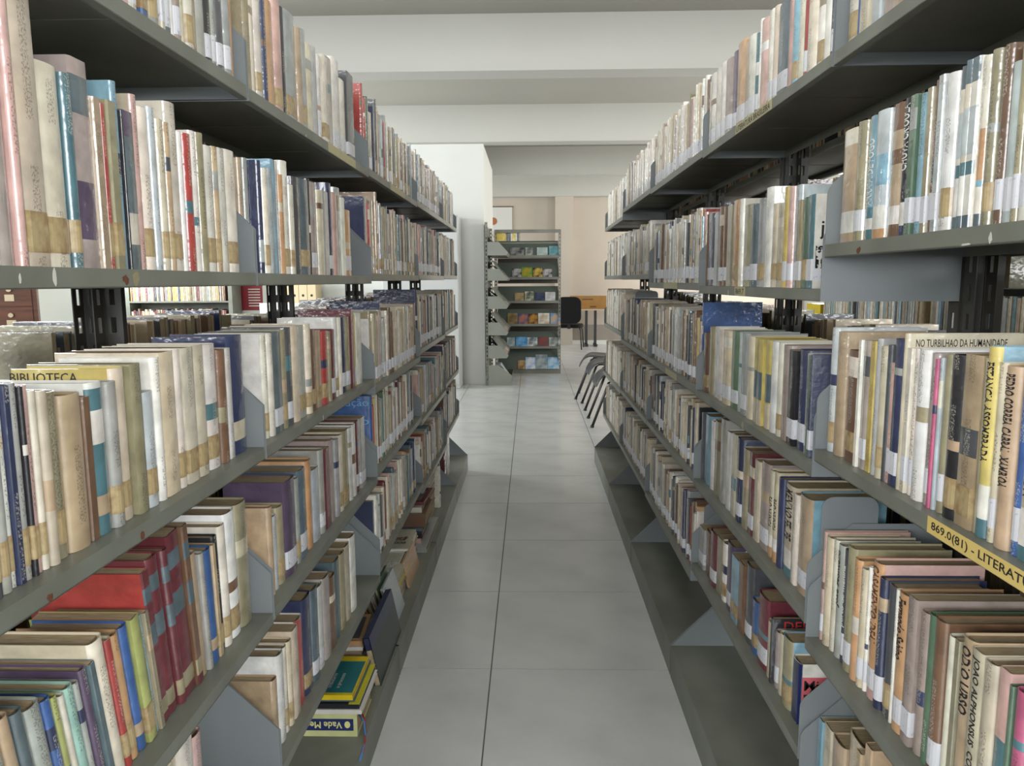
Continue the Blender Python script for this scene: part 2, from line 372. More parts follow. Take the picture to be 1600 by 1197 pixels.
# peeled tape, paint chips and rust on the nearest lips
def scrap(side, k, i, x, y, w, h, m, name):
    A = -AL if side == 'L' else AR; P = onx(x, y, A); sh = SHELF[(side, k, i)]; sg = -1 if side == 'L' else 1
    y0 = (YL if side == 'L' else YR)[k]+.006; hz = (HL if side == 'L' else HR)[k][i]
    pts = []
    for a in range(9):
        q = random.uniform(.5, 1); t = a/9*2*math.pi; pts.append((P.y-y0+w*q*math.cos(t), min(-.0005, max(-LIP+.0005, P.z-hz+h*q*math.sin(t)))))
    MB().prism(pts, 'x', -sg*.0001, -sg*.0006).build(name, m, sh)
MR = mat('rust', rgb(112, 74, 56), .8, 0, .2, .3, 200); MPA = mat('peeled_paper', rgb(206, 204, 194), .6); MTP = mat('aged_tape', rgb(150, 140, 108), .3)
for a in (('L', 0, 1, 85, 434, .004, .012, MPA, 'paper_scrap'), ('L', 0, 1, 196, 436, .008, .008, MR, 'rust_spot'), ('L', 0, 1, 212, 436, .010, .016, MTP, 'tape_scrap'), ('L', 0, 1, 31, 436, .002, .006, MPA, 'paper_scrap'),
          ('L', 0, 2, 222, 838, .006, .007, MR, 'rust_spot'), ('L', 0, 2, 78, 935, .006, .006, MR, 'rust_spot'), ('R', 0, 1, 1342, 391, .008, .008, MR, 'rust_spot'), ('R', 0, 1, 1548, 371, .004, .010, MPA, 'paper_scrap'), ('R', 0, 1, 1510, 382, .014, .002, MPA, 'paper_scrap'),
          ('L', 1, 0, 478, 212, .003, .004, MPA, 'paint_chip'), ('L', 1, 2, 505, 654, .002, .010, MPA, 'paint_chip'), ('R', 1, 2, 1160, 665, .012, .012, MTP, 'tape_scrap'), ('R', 1, 1, 1138, 457, .002, .010, MPA, 'paint_chip')):
    scrap(*a)
# ------------------------------------------------------------------ books
PAL = {'W': ('white', (222, 219, 211)), 'I': ('ivory', (214, 207, 192)), 'C': ('cream', (198, 187, 164)), 'T': ('tan', (178, 156, 128)), 'K': ('khaki', (152, 144, 116)),
 'G': ('grey', (158, 160, 156)), 'D': ('dark-grey', (74, 76, 80)), 'B': ('black', (32, 32, 38)), 'N': ('navy', (44, 52, 84)), 'U': ('blue', (58, 92, 146)), 'S': ('sky-blue', (128, 168, 186)),
 'L': ('pale-blue', (178, 188, 190)), 'E': ('teal', (78, 118, 126)), 'M': ('maroon', (106, 48, 56)), 'R': ('red', (164, 64, 58)), 'P': ('pink', (200, 164, 156)), 'O': ('orange-tan', (190, 148, 106)),
 'Y': ('yellow', (202, 182, 104)), 'V': ('green', (86, 112, 90)), 'A': ('mint', (150, 190, 182)), 'H': ('purple', (86, 72, 96)), 'X': ('brown', (112, 84, 64)), 'F': ('mauve', (160, 148, 142)),
 'Z': ('magenta', (178, 88, 120)), 'J': ('slate', (88, 104, 112)), 'Q': ('lime', (164, 172, 104))}
def colr(c, j=0):
    r, g_, b = PAL[c][1]; k = 1.055+random.uniform(-j, j)
    return rgb(min(255, r*k*(1+random.uniform(-j, j)*.3)), min(255, g_*k), min(255, b*k*(1+random.uniform(-j, j)*.4)))
class Book:
    __slots__ = ('side', 'bay', 'row', 'y', 't', 'h', 'd', 'x', 'z', 'code', 'col', 'ccol', 'bands', 'round', 'lean', 'stick', 'pages', 'label', 'title', 'seed', 'prn', 'ordn', 'flip', 'lz')
def cover_geo(b, sgn):
    """shell of a bound book. local: x = sgn*depth (spine face at 0), y = thickness, z = height"""
    t, h, D = b.t, b.h, b.d
    r = min(.008, t*.42) if b.round else min(.0022, t*.2)
    pl = [(0, D), (0, r)]
    for f_ in ((.06, .2, .38, .62, .8, .94) if b.round else (.12, .88)):
        a = f_*2-1; pl.append((t*f_, r*(1-math.sqrt(max(0, 1-a*a))) if b.round else 0))
    pl += [(t, r), (t, D)]
    bt = min(.0014, t*.12)
    inn = [(bt, D), (bt, r+bt)] + [(min(max(u, bt), t-bt), w+bt) for (u, w) in pl[2:-2]] + [(t-bt, r+bt), (t-bt, D)]
    zs = sorted({0., h} | {h*z for bd in b.bands for z in bd[:2]})
    V = []; Fc = []; C = []; P = []; UV = []
    def quad(pts, col, prn, uvs):
        n0 = len(V); V.extend(pts); Fc.append((n0, n0+1, n0+2, n0+3)); C.append(col); P.append(prn); UV.extend(uvs)
    s7 = b.seed
    for zi in range(len(zs)-1):
        za, zb = zs[zi], zs[zi+1]; zm = (za+zb)/2/h
        col = b.col
        for bd in b.bands:
            if bd[0] <= zm <= bd[1]: col = bd[2]
        for i in range(len(pl)-1):
            (u0, w0), (u1, w1) = pl[i], pl[i+1]
            spine = 0 < i < len(pl)-2
            cc = col if spine else b.ccol
            pr = b.prn if spine else 0
            uvs = [(u-t/2 if spine else w+.5, z+s7) for (u, w, z) in ((u0, w0, za), (u1, w1, za), (u1, w1, zb), (u0, w0, zb))]
            quad([(sgn*w0, u0, za), (sgn*w1, u1, za), (sgn*w1, u1, zb), (sgn*w0, u0, zb)], cc, pr, uvs)
    for i in range(len(pl)-1):
        o0, o1, i0, i1 = pl[i], pl[i+1], inn[i], inn[i+1]
        for z in (0, h):
            quad([(sgn*o0[1], o0[0], z), (sgn*o1[1], o1[0], z), (sgn*i1[1], i1[0], z), (sgn*i0[1], i0[0], z)], b.ccol, 0, [(.5, s7)]*4)
        quad([(sgn*i0[1], i0[0], 0), (sgn*i1[1], i1[0], 0), (sgn*i1[1], i1[0], h), (sgn*i0[1], i0[0], h)], b.ccol, 0, [(.5, s7)]*4)
    for e in (0, -1):
        quad([(sgn*pl[e][1], pl[e][0], 0), (sgn*inn[e][1], inn[e][0], 0), (sgn*inn[e][1], inn[e][0], h), (sgn*pl[e][1], pl[e][0], h)], b.ccol, 0, [(.5, s7)]*4)
    return V, Fc, C, P, UV, pl, bt, r
def pages_geo(b, sgn, bt, r):
    m = MB(); ins = .0035 if b.round else .0008
    x0, x1 = sgn*(r+bt+.0006), sgn*(b.d-ins)
    m.box(min(x0, x1), max(x0, x1), bt, b.t-bt, ins, b.h-ins)
    return m.v, m.f
def strip_geo(b, sgn, pl, z0, z1, wrap=.018, off=.0004):
    """a label wrapped round the lower spine"""
    V = []; Fc = []
    q = [(-off, min(pl[1][1]+wrap, b.d))] + [(u+(off if i == len(pl)-3 else (-off if i == 0 else 0)), w-off) for i, (u, w) in enumerate(pl[1:-1])] + [(b.t+off, min(pl[-2][1]+wrap, b.d))]
    for (u, w) in q: V += [(sgn*w, u, z0), (sgn*w, u, z1)]
    for i in range(len(q)-1): Fc.append((2*i, 2*i+2, 2*i+3, 2*i+1))
    return V, Fc
def fix_normals(me):
    bm = bmesh.new(); bm.from_mesh(me); bmesh.ops.remove_doubles(bm, verts=bm.verts, dist=1e-6); bmesh.ops.recalc_face_normals(bm, faces=bm.faces); bm.to_mesh(me); bm.free()
def set_attrs(me, C, P, UV):
    a = me.attributes.new('Col', 'FLOAT_COLOR', 'FACE'); a.data.foreach_set('color', [x for c in C for x in (*c, 1)])
    p = me.attributes.new('prn', 'FLOAT', 'FACE'); p.data.foreach_set('value', P)
    u = me.uv_layers.new(name='UV'); u.data.foreach_set('uv', [x for q in UV for x in q])
def solve_h(X, Y, ytop):
    lo, hi = .0, 3.
    for _ in range(40):
        mid = (lo+hi)/2
        if px((X, Y, mid))[1] > ytop: lo = mid
        else: hi = mid
    return lo
BOOKS = []
SPEC = {}   # special designs by name
SPEC.update({
 'vol': dict(bands=[(.0, .06, 'M'), (.06, .16, 'K'), (.52, .66, 'J'), (.80, .90, 'J')], n='maroon volume with dark green title bands'),
 'tealab': dict(bands=[(.16, .36, 'I'), (.84, 1, 'H')]),
 'mauveb': dict(bands=[(.14, .42, 'H'), (.74, .92, 'J')], n='mauve cloth book with faded purple bands'),
 'navlab': dict(bands=[(.12, .28, 'C')], n='navy book with a cream band low on its spine'),
 'navlab2': dict(bands=[(.10, .30, 'L')]),
 'bluew': dict(bands=[(.0, .13, 'E'), (.13, .26, 'T'), (.26, .60, 'E'), (.60, .82, 'W'), (.82, .96, 'E')], n='white book with wide blue bands and a yellowed strip'),
 'blublk': dict(bands=[(0, .12, 'U'), (.12, .22, 'T')]),
 'biblio': dict(ccol='Y', face='BIBLIOTECA', fy=.005, fw=.085, fo='end', ink='ink', fh=.012, n='yellow book with BIBLIOTECA across the top of its cover'),
 'arraia': dict(bands=[(0, .09, 'E'), (.27, .83, 'S'), (.09, .18, 'W'), (.83, 1, 'S')], up='ARRAIA DE FOGO', ink='inkw', z=(.28, .82), n='sky-blue book lettered ARRAIA DE FOGO in white'),
 'wave': dict(bands=[(0, .08, 'O'), (.08, .26, 'W'), (.42, .66, 'S'), (.66, .82, 'L')]),
 'tanpat': dict(bands=[(0, .10, 'X'), (.10, .24, 'W'), (.24, .40, 'T'), (.55, .66, 'X'), (.80, 1, 'X')]),
 'chuva': dict(bands=[(0, .08, 'N'), (.08, .25, 'W')], up='CHUVA CRIOULA', ink='inkw', z=(.48, .96), n='black-spined book lettered CHUVA CRIOULA in white'),
 'band3': dict(bands=[(0, .08, 'J'), (.08, .32, 'W'), (.32, .40, 'E'), (.44, .72, 'L'), (.86, 1, 'J')], n='one of three white books with matching blue bands'),
 'palacio': dict(bands=[(0, .08, 'J'), (.08, .24, 'W'), (.24, .28, 'S'), (.28, .58, 'O')], up='O PALACIO JAPONES', ink='inkw', z=(.58, .98), n='pale book lettered O PALACIO JAPONES over an orange panel'),
 'widetan': dict(bands=[(0, .09, 'T'), (.09, .28, 'W'), (.28, .86, 'T')], n='wide cream book with a tan panel and torn white sticker'),
 'turb': dict(face='NO TURBILHAO DA HUMANIDADE', fy=.008, fw=.128, fo='start', ink='ink', fh=.011, n='tall cream book with NO TURBILHAO DA HUMANIDADE on its cover'),
 'est': dict(bands=[(0, .10, 'E'), (.10, .28, 'W')], down='ESTANCIA ASSOMBRADA', ink='ink', z=(.40, .92), n='yellow book lettered ESTANCIA ASSOMBRADA in black'),
 'xam': dict(down='PEDRO CORREA CABRAL  XAMBIOA', ink='ink', z=(.34, .96), n='tan book lettered XAMBIOA down its spine'),
 'fog': dict(bands=[(0, .08, 'E'), (.08, .28, 'W')], down='FOGUEIRA APAGADA', ink='ink', z=(.34, .90), n='cream book lettered FOGUEIRA APAGADA'),
 'urso': dict(down='ODIO URSO', ink='ink', z=(.55, .95), n='brown book lettered URSO in black'),
 'alph': dict(down='JOAO ALPHONSUS  CONTOS', ink='ink', z=(.16, .96), n='cream book lettered CONTOS down its spine'),
 'casa': dict(bands=[(0, .22, 'P')], down='CASAMENTO IDEAL', ink='inkbr', z=(.40, .97), n='orange-brown book lettered CASAMENTO IDEAL'),
 'sab': dict(down='Fernando Sabino', ink='ink', z=(.52, .96), n='orange book with slanted black author lettering'),
 'mont': dict(up='José Montello', ink='ink', z=(.45, .95), n='pale grey book with upright author lettering'),
 'menina': dict(up='porto de menina', ink='inkw', z=(.32, .86), n='dark book lettered porto de menina in white'),
 'felipe': dict(bands=[(0, .10, 'E'), (.10, .30, 'W')], down='MENINO FELIPE', ink='ink', z=(.40, .95), n='cream book lettered MENINO FELIPE'),
 'sao': dict(bands=[(0, .12, 'O'), (.12, .26, 'W')], down='SAO NUNCA', ink='ink', z=(.34, .70)),
 'tealp': dict(bands=[(.35, .62, 'E')]),
 'ynav': dict(bands=[(0, .28, 'C'), (.30, .62, 'J')], n='one of three yellow-tan books sharing a slate panel'),
 'jos': dict(face='jos', fy=.05, fw=.05, fo='start', ink='ink', fh=.034, pic=1, ccol='W', n='white-covered book with jos in bold black letters'),
 'miss': dict(face='Miss', fy=.035, fw=.055, fo='start', ink='ink', fh=.022, face2='Peri', pic=2, ccol='W', n='book with Miss on a salmon patch on its cover'),
 'acao': dict(bands=[], face='ução', face2='ção', face3='ção', fy=.008, fw=.075, fo='near', ink='inkc', fh=.03, ccol='U', n='bright blue book with pale blue cover lettering'),
 'skyc': dict(ccol='S'), 'simo': dict(face='Simões', fy=.006, fw=.075, fo='start', ink='inkw', fh=.02, n='navy-covered book with white cover lettering starting Sim'),
 'agu': dict(face='Aguas', fy=.006, fw=.07, fo='mid', ink='inkw', fh=.012, n='purple-covered book with small white cover lettering'),
 'der': dict(face='DER', fy=.006, fw=.06, fo='mid', ink='inkr', fh=.02, n='black-covered book with red letters on its cover'),
 'redtop': dict(ccol='W'), 'zpink': dict(ccol='W'),
})
def add_row(side, k, i, spec, start, dx=.012, lean0=0, order=None):
    """spec items: 'x ytop code tokens' with x = the pixel where the spine's far edge (left) or near edge (right) meets the shelf"""
    sgn = -1 if side == 'L' else 1
    A = (AL if side == 'L' else AR)+dx; h0 = (HL if side == 'L' else HR)[k][i]
    Ys = (YL if side == 'L' else YR); ylo, yhi = Ys[k]+(.015 if (side, k, i) == ('R', 1, 3) else .009), Ys[k+1]-.009
    top = .235 if i == 0 else (HL if side == 'L' else HR)[k][i-1]-h0-LIP-.008
    if i == 0: top = .30
    def yat(x):
        lo, hi = .2, 12.
        for _ in range(50):
            mid = (lo+hi)/2; q = px((sgn*A, mid, h0+.01))[0]
            if (q < x) == (side == 'L'): lo = mid
            else: hi = mid
        return lo
    prev = yat(start); out = []
    for it in [s.strip() for s in spec.split(',') if s.strip()]:
        p = it.split(); x, yt, code = float(p[0]), float(p[1]), p[2]; tk = p[3:]
        y = yat(x); y0, y1 = min(prev, y), max(prev, y); prev = y
        y0 = max(y0, ylo); y1 = min(y1, yhi)
        if y1-y0 < .003: continue
        b = Book(); b.side, b.bay, b.row = side, k, i; b.y = y0+.0004; b.t = y1-y0-.0008; b.code = code; b.z = h0
        b.lean = lean0; b.stick = None; b.title = None; setb = random.uniform(0, .006); b.label = None; cc = None
        b.bands = []; sp = None
        for q in tk:
            if q in 'stn': b.stick = q
            elif q[0] == 'l': b.lean = float(q[1:])
            elif q[0] == 'k': setb = float(q[1:])/1000
            elif q[0] == 'c': cc = q[1:]
            elif q[0] == '@': sp = SPEC[q[1:]]
        b.x = sgn*(A+setb)
        b.h = max(.13, min(top, solve_h(b.x, y0, yt)-h0))
        finish(b, sp, cc); out.append(b)
    return out
def finish(b, sp=None, cc=None):
    b.d = max(.10, min(DEP-.03, b.h*random.uniform(.64, .74)))
    b.col = colr(b.code, .07); b.ccol = b.col
    if cc: b.ccol = colr(cc, .05)
    b.round = random.random() < (.8 if b.t > .016 else .55)
    b.seed = random.uniform(0, 50); b.prn = 0; b.flip = 0
    b.lz = (.014+random.uniform(0, .004), .050+random.uniform(0, .006))
    if sp:
        b.bands = [(p, q, colr(c, .03)) for p, q, c in sp.get('bands', [])]; b.title = sp; b.label = sp.get('n')
        if 'ccol' in sp: b.ccol = colr(sp['ccol'], .02)
        if sp.get('bands') and b.stick is None: b.stick = 'n'
    else:
        if random.random() < .25:
            c = random.choice('WICTKGDNEX'); z = random.uniform(.3, .8); b.bands.append((z, z+random.uniform(.04, .18), colr(c, .05)))
        if b.t > .007 and random.random() < .8: b.prn = min(.006, b.t*random.uniform(.18, .30))
    if b.stick is None:
        p = random.random()
        b.stick = ('s' if p < .62 else ('t' if p < .8 else 'n')) if b.side == 'R' else ('s' if p < .38 else ('t' if p < .75 else 'n'))
    BOOKS.append(b)
def fill_row(side, k, i, ya, yb, pal, hr=(.19, .235), tr=(.008, .026), dx=.012, lean=0, seq=None, stick=None):
    sgn = -1 if side == 'L' else 1; A = (AL if side == 'L' else AR)+dx
    hs = (HL if side == 'L' else HR)[k]; h0 = hs[i]; top = .25 if i == 0 else hs[i-1]-h0-LIP-.008
    Ys = (YL if side == 'L' else YR); y = max(ya, Ys[k]+(.016 if (side, k, i) in (('R', 2, 4), ('R', 3, 4), ('R', 4, 2)) else .010)); yb = min(yb, Ys[k+1]-.012); n = 0
    while True:
        t = random.uniform(*tr)*random.uniform(.8, 1.1)
        if y+t > yb: break
        b = Book(); b.side, b.bay, b.row = side, k, i; b.y, b.t = y+.0003, t-.0006; b.z = h0; b.lean = lean; b.label = None; b.title = None; b.bands = []; b.stick = stick
        b.code = seq[n] if seq and n < len(seq) else random.choice(pal); n += 1
        b.h = min(top, random.uniform(*hr)); b.x = sgn*(A+random.uniform(0, .010))
        if seq and n <= len(seq) and seq[n-1].islower(): b.code = seq[n-1].upper(); b.h = min(top, .265)
        sp = SPEC['acao'] if (side, k, i, n) == ('L', 2, 3, 1) else None
        if sp: b.t = .022; t = .0226
        finish(b, sp); y += t
    return y
# --- rows read from the photograph: left row, nearest bay in view
add_row('L', 0, 0, '160 -60 C, 170 -60 G, 180 -60 T, 190 -60 K, 206 -60 P n, 222 -60 W, 232 -60 U, 240 -60 K t, 254 -60 G, 260 -60 C, 272 -60 J, 280 -60 W n, 290 -60 F, 297 -60 C n, 308 -60 I t, 315 -60 K n, 328 -60 G n, 339 -60 B s, 347 -60 G s, 357 -60 D s, 366 -60 G s, 372 -60 O n, 381 -60 T n', 140)
add_row('L', 0, 1, '10 -40 C t, 37 -60 F n, 50 -50 P n, 84 -30 C t, 123 90 I t, 137 112 E t, 166 85 F @mauveb, 178 150 T n, 185 160 R t, 199 155 K t, 208 125 S n cS, 211 172 B n, 229 170 J @tealab, 238 146 P n cC, 254 165 I t, 263 166 L n, 273 185 C t, 281 190 T t, 297 157 I t cI, 303 205 W n, 314 207 R n, 323 203 W n, 333 206 K n, 344 226 W t, 352 228 T t, 362 230 W n, 379 232 W t', 0)  # first pink spine paints a highlight, thin black one a dark gap's shade
add_row('L', 0, 2, '9 606 D t, 28 600 G t, 37 600 W t, 47 604 N n, 60 600 G t, 67 605 B t, 76 603 P t, 86 612 I t, 100 612 C n, 120 615 K t, 151 620 T n, 163 622 X n, 186 600 W @bluew cW, 201 598 G t, 221 577 C @biblio t, 236 570 K n, 255 615 L t, 266 560 W n, 287 552 C n, 300 548 I t, 317 545 I t, 335 541 C t, 354 540 W t, 365 548 X n, 373 545 W n, 395 527 N @navlab', 0, dx=.018)
add_row('L', 0, 3, '45 1110 T l9 n, 63 1104 G l9 n, 80 1100 T l9 n, 96 1092 J l9 n, 118 1088 G l9 n, 131 1075 U l9 n, 140 1070 Q l9 n, 147 1068 I l9 n, 160 1058 A l9 n, 168 1050 G l9 n, 178 1029 H l9 n, 186 1020 J l9 n, 205 989 I l8.6 n cC, 214 985 R l8.5 t cC, 226 980 O l8.3 t, 238 968 U @blublk l8.2, 250 955 Q l8 t, 255 950 S l7.8 n, 261 946 K l7.6 n, 271.5 883 M @vol l7.4 cR, 287 863 M @vol l7, 295 850 M @vol l6.6, 312 829 M @vol l6.2, 320 815 X @vol l5.4, 331 864 T l4.5 n, 337 862 G l4 n, 348 859 U @blublk l3.5, 353 850 T l3 t, 360 838 B l2.6 t, 369.5 822 W l2.2 t, 385 804 W l1.6 t, 401 790 K l1 n', 28, dx=.026)
add_row('L', 0, 4, '280 1185 T, 300 1176 C n, 318 1165 I n, 333 1157 P n', 255, dx=.03)
# left row, second bay
add_row('L', 1, 0, '399 -20 K n, 406 -18 I n, 414 -16 I t, 418.5 -14 L n, 424 -12 N n, 439 -8 O n, 449 -5 P t, 455 8 B n, 471.5 11 G t, 478 41 T n, 486 42 G t, 496 64 C n, 503 70 G n, 509 83 W s, 517 84 I t, 526 86 F n, 537 87 W s, 547 120 I s, 557 110 D s', 391)
add_row('L', 1, 1, '411 246 T n k30, 416 246 G n k25, 421 250 N @navlab2, 428 262 I t, 434 262 L n, 440 248 S n cS, 446 251 W n, 452 272 O n, 461 250 W t, 467 288 I t, 477 275 D n, 490 278 J t, 494 279 B n, 504 283 F s, 512 296 C n, 519.5 298 G n, 526 285 N s, 532 300 P n, 539.5 292 L n, 545.5 308 W n, 554.6 327 O s', 406.5)
add_row('L', 1, 2, '427 523 I t cW, 434 522 W n, 446 520 J s, 454 517 K t, 463 513 D s, 473 511 C n, 485 510 G t, 492 507 I t, 501 517 X t, 510 518 T t, 518 519 R t, 521 518 K n, 529 516 M s, 535 497 W t, 540 497 W n, 547 497 N s, 552 496 K s, 557 484 M n, 561 492 Y s, 569.5 490 W n', 421, dx=.016)
add_row('L', 1, 3, '435 795 T n, 443 810 L n, 453 795 K t, 469 755 H s, 476 750 G t, 488 738 J s, 496 722 O n cO, 507.5 737 L n, 514 705 G s, 522 704 M n, 529.5 690 F n, 535 688 G n, 542 682 I t, 550 675 K t, 555 670 W n, 560.6 665 W n, 566 660 M s, 573 655 G s', 428.5, dx=.018)
add_row('L', 1, 4, '443 1066 T n, 452 1027 W n, 458 1015 I t, 464 1005 C t, 473 988 C n, 483 973 R n cW, 495 940 N t, 504 925 J s, 513 921 W s, 522 906 F n, 530 905 X n, 538 880 J n, 545 868 K n, 553 857 C n, 561 842 W n', 436, dx=.02)
# right row, nearest bay (read from its far end towards the camera)
add_row('R', 0, 0, '1315 -60 W s, 1332 -60 I t, 1338.5 -60 U n, 1354 -60 C n, 1368.5 -60 L n, 1391 -60 F n, 1410 -60 T n, 1430 -60 C s, 1450 -60 I s, 1475 -60 X s, 1500 -60 C s', 1302.6)
add_row('R', 0, 1, '1327.6 196 I @widetan, 1341 187 K s, 1355 178 E @arraia cL, 1375 168 L @wave, 1395 157 T @tanpat, 1408 150 B @chuva cN, 1418 146 V s, 1430 143 S s, 1438.5 135 K s, 1451 122 X s, 1460 115 L s, 1477 110 W t, 1489.6 101 I @band3, 1499.6 92 I @band3, 1512 86 I @band3, 1524 84 I @palacio, 1538 74 K t, 1552 66 X s, 1570.6 92 L s, 1582 55 K s, 1602 47 W s, 1622 40 S s, 1645 35 C s, 1665 30 T s, 1690 20 I s', 1297)
add_row('R', 0, 2, '1296 513 L t, 1309 520 T n, 1331 551 X t, 1336 532 W n, 1345 533 F s, 1353 534 Y n, 1360 530 G n, 1370 542 C t, 1376 540 D n, 1381.5 568 P s, 1393 531 N s, 1400 522 C @turb n, 1408 545 I s, 1416.6 546 I s, 1433 548 W n, 1444 553 F s, 1449 562 Z n, 1454 560 L n, 1464 555 K s, 1485 557 B t, 1512 557 T t, 1517 560 K n, 1534 543 Y @est cS, 1545.4 568 C s, 1568 575 T @xam n, 1583 565 U s, 1602 580 C @fog, 1625 590 I s, 1645 600 S s, 1670 605 T s', 1281, dx=.014)
add_row('R', 0, 3, '1280 832 P s, 1288.6 843 C n, 1295.5 846 I n, 1304 855 G @mont n, 1310.6 862 D @menina s, 1323 860 K s, 1332.7 878 O n, 1341 892 C s, 1345 888 W s, 1359 884 O @casa s cP, 1368.5 908 N s, 1381 920 D t, 1385 923 W n, 1401.6 935 O @sab s, 1415.4 940 F s, 1428 962 F n, 1440 966 V n, 1456 976 X s, 1468 1000 I n, 1476 1004 K n, 1496 1006 T @urso n, 1514 1025 C @alph n, 1532 1043 C n, 1550 1055 P @tealp, 1557 1075 V n, 1575 1088 Z n, 1600 1100 W n, 1630 1110 T n', 1272, dx=.020)
add_row('R', 0, 4, '1270 1130 X n, 1280 1130 S n cS, 1292 1145 C n, 1310 1172 T n, 1340 1180 C n', 1264, dx=.03)
# right row, second bay
add_row('R', 1, 0, '1106 128 C s, 1114 112 I s, 1121 104 I s, 1129 94 W s, 1138 88 F s, 1145 77 H s, 1158 58 O s, 1164 58 T s, 1173.5 51 W s, 1178 50 E s, 1182 28 W n, 1193 24 P n, 1200 12 W s, 1207 6 C s, 1225 -6 J s, 1231 -10 P n, 1239 -14 S t, 1249 -18 I n, 1254 -20 R s, 1267.6 -24 I n, 1279 -28 W t, 1291.6 -32 W n, 1295 -36 N s', 1101.5)
add_row('R', 1, 1, '1100 335 X n, 1112 332 N s, 1118 331 G n, 1124 322 X s, 1130 322 X s, 1137.6 320 K n, 1149 311 O t, 1154 310 W n, 1167 318 K s, 1177 318 J s, 1187 309 G t, 1198 291 W n, 1207 317 C t, 1217 316 C t, 1225 291 Y s, 1232 291 P s, 1240 288 L s, 1247 312 K s, 1257 307 V t, 1267 303 E @jos s', 1097)
add_row('R', 1, 2, '1103 521 X t, 1110 512 K n, 1117 512 W n, 1125 516 I s, 1136 518 C s, 1147 519 V s, 1152 520 L n, 1162 522 G s, 1170.5 527 C n, 1178 529 Y @ynav, 1186 531 Y @ynav, 1195.5 533 Y @ynav, 1205 535 W n, 1214 537 I t, 1225 541 F n, 1236 549 B s, 1250 549 N s, 1255 553 G s, 1259 556 V n, 1263 555 N s', 1088, dx=.014)
add_row('R', 1, 3, '1095 645 D n, 1104.5 652 S n, 1110 660 W n, 1119.6 662 K n, 1129 658 G n, 1139 679 W n, 1146 681 C n, 1154 688 N s, 1164 706 K n, 1172 710 M s, 1180 723 C n, 1194 728 F s, 1201 738 C @sao, 1208 740 C @sao, 1215 750 N @simo n, 1231 764 C @felipe, 1238 775 I n, 1256 783 T s cS', 1085.5, dx=.018)
add_row('R', 1, 4, '1087.5 830 K s, 1098 834 G s, 1106 836 X n, 1115 837 M s, 1122 845 K n, 1128.5 852 W t, 1139 856 H @agu s, 1150 878 S t, 1158 885 X n, 1169 890 D s, 1178 944 U t, 1193 941 M s, 1200 976 C n, 1203 968 B @der n, 1209 991 F s, 1216 995 C n, 1229 1005 K t cS, 1241 1039 N @miss n', 1082.5, dx=.02)
# bays further on
LP = 'WIICCTKKGGDNJLXMPEI'; RP = 'IICCWTTKGXFDJNLCI'
SEQ = {('L', 2, 0): 'rRIVIIGCNIKdTVEGLNRGGK', ('L', 2, 1): 'NGPRGFSKICOtWWKGC', ('L', 2, 2): 'WKKCCGKXPKGCnGKC', ('L', 2, 3): 'uRMYKIXTGSVCKECII', ('L', 2, 4): 'NWIWGLDICMTORXI',
 ('L', 3, 0): 'PGGICBWGK', ('L', 3, 2): 'nKKKCCGKWB', ('L', 3, 4): 'WCIIKCXRRRK',
 ('R', 2, 0): 'DXICWIICCITCIZIK', ('R', 2, 1): 'PRSOWICTKLNGTTW', ('R', 2, 2): 'uFDYTXCKVDNKEBC', ('R', 2, 3): 'BCXCNNKCTBFICKC', ('R', 2, 4): 'WOIXXVRDIGNDPPCCIC'}
for k in range(2, 5):
    for i in range(5):
        for side in 'LR':
            Ys = YL if side == 'L' else YR
            pal = LP if side == 'L' else RP
            if side == 'R' and (k == 4 or i == 0): pal = 'IIWCWIWWICT' if k == 4 else 'IICCWIWICTF'  # last bay made whiter to paint the window light on its spines
            stp = 0.0
            end = Ys[k+1]
            if side == 'L' and i >= 3 and k == 2: end -= .10
            fill_row(side, k, i, Ys[k], end, pal, hr=(.20, .24) if i in (1, 2) else (.19, .232), tr=(.009, .026), seq=SEQ.get((side, k, i)), stick=('s' if random.random() < .5 else None) if k < 4 else 'n', lean=random.choice((0, 0, .8)))
NEARFRONT = len(BOOKS)
# the stretch of the nearest bays before the books in view, and the far faces of the double-sided racks
for i in range(5):
    for side in 'LR':
        ys = [b.y for b in BOOKS if b.side == side and b.bay == 0 and b.row == i]
        if ys: fill_row(side, 0, i, (YL if side == 'L' else YR)[0], min(ys)-.04 if i == 3 else min(ys)-.002, LP if side == 'L' else RP)
FRONT = list(BOOKS)
# ---- which books stand as things of their own: those that show largest
def shown(b):
    sgn = -1 if b.side == 'L' else 1
    pts = [px((b.x, b.y+b.t*u, b.z+b.h*v)) for u in (0, 1) for v in (0, 1)]
    xs = [max(0, min(1600, p[0])) for p in pts]; ys = [max(0, min(1197, p[1])) for p in pts]
    return (max(xs)-min(xs))*(max(ys)-min(ys))
NIND = 285
rank = sorted(FRONT, key=shown, reverse=True)[:NIND]
IND = set(id(b) for b in rank if shown(b) > 0) | set(id(b) for b in FRONT if b.label)
